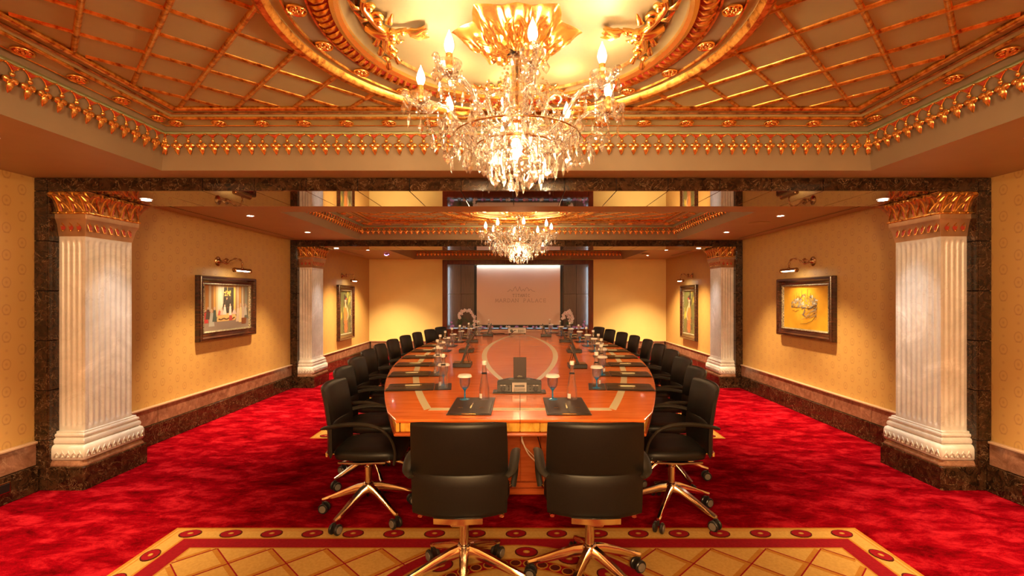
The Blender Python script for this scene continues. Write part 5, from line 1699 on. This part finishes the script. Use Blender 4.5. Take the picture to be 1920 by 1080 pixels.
def mk_piclamp():
    """local: wall plane y=0, room towards -y, x along wall"""
    root = empty('picture_lamp')
    b = MB(); b.lathe([(.001, 0), (.058, 0), (.060, .006), (.048, .012), (.03, .016), (.022, .03), (.010, .04), (.001, .042)], 20); b.v = [(x, -z, y) for x, y, z in b.v]; b.build('wall_plate', 'brass', root, True, auto=40)
    b = MB(); b.tube(catmull([(0, -.04, 0), (.03, -.06, -.02), (.07, -.09, -.018), (.09, -.11, .012), (.12, -.14, .04), (.16, -.17, .04), (.185, -.19, .01), (.19, -.195, -.04), (.19, -.195, -.075)], 5), [.009 + .003 * sin(k) for k in range(41)], 7)
    sp = [(.05 + x * 1.0, -.075, z) for x, z, _ in spiral(0, .012, .034, 0, 1.5, 16)]; b.tube(sp, .006, 6)
    b.tube([(.0, -.04, .0), (.04, -.07, .03), (.075, -.09, .025)], .006, 6)
    b.build('scroll_arm', 'brass', root, True)
    b = MB(); b.ball((.19, -.195, -.075), .016, 8, 5); b.build('swivel_joint', 'brass', root, True)
    b = MB(); n = 10
    arc = [(-.195 + .030 * cos(radians(a)), -.105 + .030 * sin(radians(a))) for a in [0 + 180 * k / n - 10 + 20 * k / n for k in range(n + 1)]]
    arc_in = [(-.195 + .027 * cos(radians(a)), -.105 + .027 * sin(radians(a))) for a in [190 - 200 * k / n for k in range(n + 1)]]
    b.loft([[(x, y, z) for y, z in arc + arc_in] for x in (0.02, .36)]); 
    b.build('tube_shade', 'brass', root, True, auto=40)
    for x in (.02, .36):
        b = MB(); b.ball((x, -.195, -.105), .030, 12, 6, sx=.3); b.build('end_cap', 'brass', root, True)
    b = MB(); b.tube([(.05, -.195, -.108), (.33, -.195, -.108)], .011, 8); b.build('lamp_tube', 'tubelamp', root, True)
    return root
pl0 = mk_piclamp(); i = 0
for s, y, lab in ((-1, 5.98, 'above the hall painting on the left wall'), (1, 5.98, 'above the golden painting on the right wall'), (-1, 10.15, 'above the far left portrait'), (1, 10.15, 'above the far right portrait')):
    o = pl0 if i == 0 else copy_tree(pl0); i += 1
    o.location = (s * (WX - .001), y, 1.93)
    if s < 0: o.rotation_euler = (0, 0, radians(90))
    else: o.rotation_euler = (0, 0, radians(-90)); o.scale = (-1, 1, 1)
    tag(o, 'brass scroll-arm picture lamp ' + lab, 'picture lamp', 'brass picture lamps')
    light('AREA', 'picture_lamp_light', (s * (WX - .196), y + .19, 1.805), PIC_W, (1.0, .74, .42), shape='RECTANGLE', size=.05, size_y=.28, rot=(0, s * radians(-28) * -1, 0), spread=radians(150))

# ------------------------------------------------------------------ flowers on the niche sill
SZ = OZ0 + .005
def blossom_mesh(mat, nm='blossom'):
    b = MB()
    for k in range(5):
        a = 2 * pi * k / 5
        c, s = cos(a), sin(a)
        b.add([(0, 0, 0), (.026 * c - .016 * s, -.006, .026 * s + .016 * c), (.046 * c, -.002, .046 * s), (.026 * c + .016 * s, -.006, .026 * s - .016 * c), (.03 * c, .004, .03 * s)], [(0, 1, 2, 3), (0, 3, 4), (0, 4, 1), (1, 4, 2), (2, 4, 3)])
    b.ball((0, -.008, 0), .010, 6, 4, 1)
    return b.build(nm, [mat, 'petal_pink'], None)
def orchid(x, label, arch, pts_list, leaves=5):
    root = empty('orchid_plant', (x, BACK_Y + .0, SZ)); tag(root, label, 'plant')
    b = MB(); b.lathe([(.001, 0), (.045, 0), (.055, .05), (.05, .10), (.046, .10), (.042, .02), (.001, .015)], 14); b.build('glass_pot', 'vase', root, True, auto=50)
    bl = blossom_mesh('petal'); bl.parent = root; f = True
    for pts in pts_list:
        q = catmull(pts, 5); b = MB(); b.tube(q, .005, 5); b.build('stem', 'leaf', root, True)
        n = len(q)
        for k in range(int(n * .3), n, 2):
            for d in (0, 1):
                o = bl if f else inst(bl, root); f = False
                o.location = (q[k][0] + random.uniform(-.03, .03), q[k][1] - .02 - .015 * d, q[k][2] + random.uniform(-.03, .03)); o.rotation_euler = (random.uniform(-.4, .4), random.uniform(0, 6), random.uniform(-.5, .5))
    for k in range(leaves):
        a = random.uniform(0, 2 * pi); L = random.uniform(.12, .2)
        b = MB(); b.tube([(0, 0, .09), (cos(a) * L * .5, sin(a) * L * .15, .16), (cos(a) * L, sin(a) * L * .3, .10)], [.012, .02, .003], 5, flat=.25); b.build('leaf', 'leaf', root, True)
orchid(-1.17, 'white orchid arching to the right stand in the niche, left of the screen', 1, [[(0, 0.02, .08), (-.12, .03, .22), (-.26, .02, .30), (-.22, .0, .42), (-.08, -.01, .47), (.06, .0, .38), (.12, .0, .22), (.11, .0, .10)]])
orchid(1.27, 'white orchid with two upright sprays in the niche, right of the screen', 0, [[(0, .02, .08), (.03, .02, .2), (-.02, .0, .34), (-.10, 0, .38), (-.14, 0, .28)], [(0, .02, .08), (.06, .02, .16), (.10, 0, .26), (.03, 0, .40), (-.03, 0, .44)]])
root = empty('grass_plant', (-1.45, BACK_Y + .03, SZ)); tag(root, 'dark spiky green plant at the left end of the niche sill', 'plant')
b = MB(); b.lathe([(.001, 0), (.04, 0), (.05, .06), (.001, .058)], 12); b.build('pot', 'vase', root, True, auto=40)
for k in range(16):
    a = random.uniform(0, 2 * pi); L = random.uniform(.18, .30); h = random.uniform(.16, .34)
    q = MB(); q.tube(catmull([(0, 0, .05), (cos(a) * L * .4, sin(a) * L * .12, h), (cos(a) * L * .8, sin(a) * L * .2, h * .95), (cos(a) * L, sin(a) * L * .25, h * .6)], 3), [.006] * 5 + [.004] * 4 + [.001], 4, flat=.3); q.build('blade', 'leaf', root)
kinds = [('petal_purple', 'small violet flower'), ('petal', 'small white flower'), ('petal_pink', 'small pink flower')]
protos = [blossom_mesh(m_, 'blossom') for m_, _ in kinds]; uu = [False] * 3
xs = [-1.62, -1.33, -1.04, -.86, -.66, -.44, -.22, .0, .2, .42, .62, .82, 1.02, 1.42, 1.53, 1.66]
for i, x in enumerate(xs):
    kd = [0, 1, 1, 0, 2, 0, 1, 0, 2, 0, 1, 0, 0, 0, 2, 0][i]
    tall = .16 if i in (0, 15) else .012
    root = empty('sill_flower', (x, BACK_Y - .03, SZ)); tag(root, '%s posy on the niche sill, %s' % (kinds[kd][1], ['leftmost', 'second from left', 'third from left', 'fourth from left', 'fifth from left', 'sixth from left', 'seventh from left', 'eighth from left',
        'eighth from right', 'seventh from right', 'sixth from right', 'fifth from right', 'fourth from right', 'third from right', 'second from right', 'rightmost'][i]), 'flower', 'flower posies on the niche sill')
    b = MB(); b.lathe([(.001, 0), (.025, 0), (.03, .02), (.022, .03), (.001, .03)], 10); b.build('glass_cup', 'vase', root, True, auto=40)
    for k in range(5 if tall > .1 else 3):
        o = protos[kd] if not uu[kd] else inst(protos[kd]); uu[kd] = True
        o.parent = root; o.location = (random.uniform(-.05, .05), random.uniform(-.02, .02), .04 + random.uniform(0, tall)); o.rotation_euler = (random.uniform(-.7, .4), random.uniform(0, 6), 0); o.scale = (.8,) * 3
    for k in range(2):
        q = MB(); a = random.uniform(0, 6); q.tube([(0, 0, .02), (.03 * cos(a), 0, .05), (.07 * cos(a), 0, .03)], [.006, .010, .002], 4, flat=.3); q.build('leaf', 'leaf', root)
bpy.context.view_layer.update()
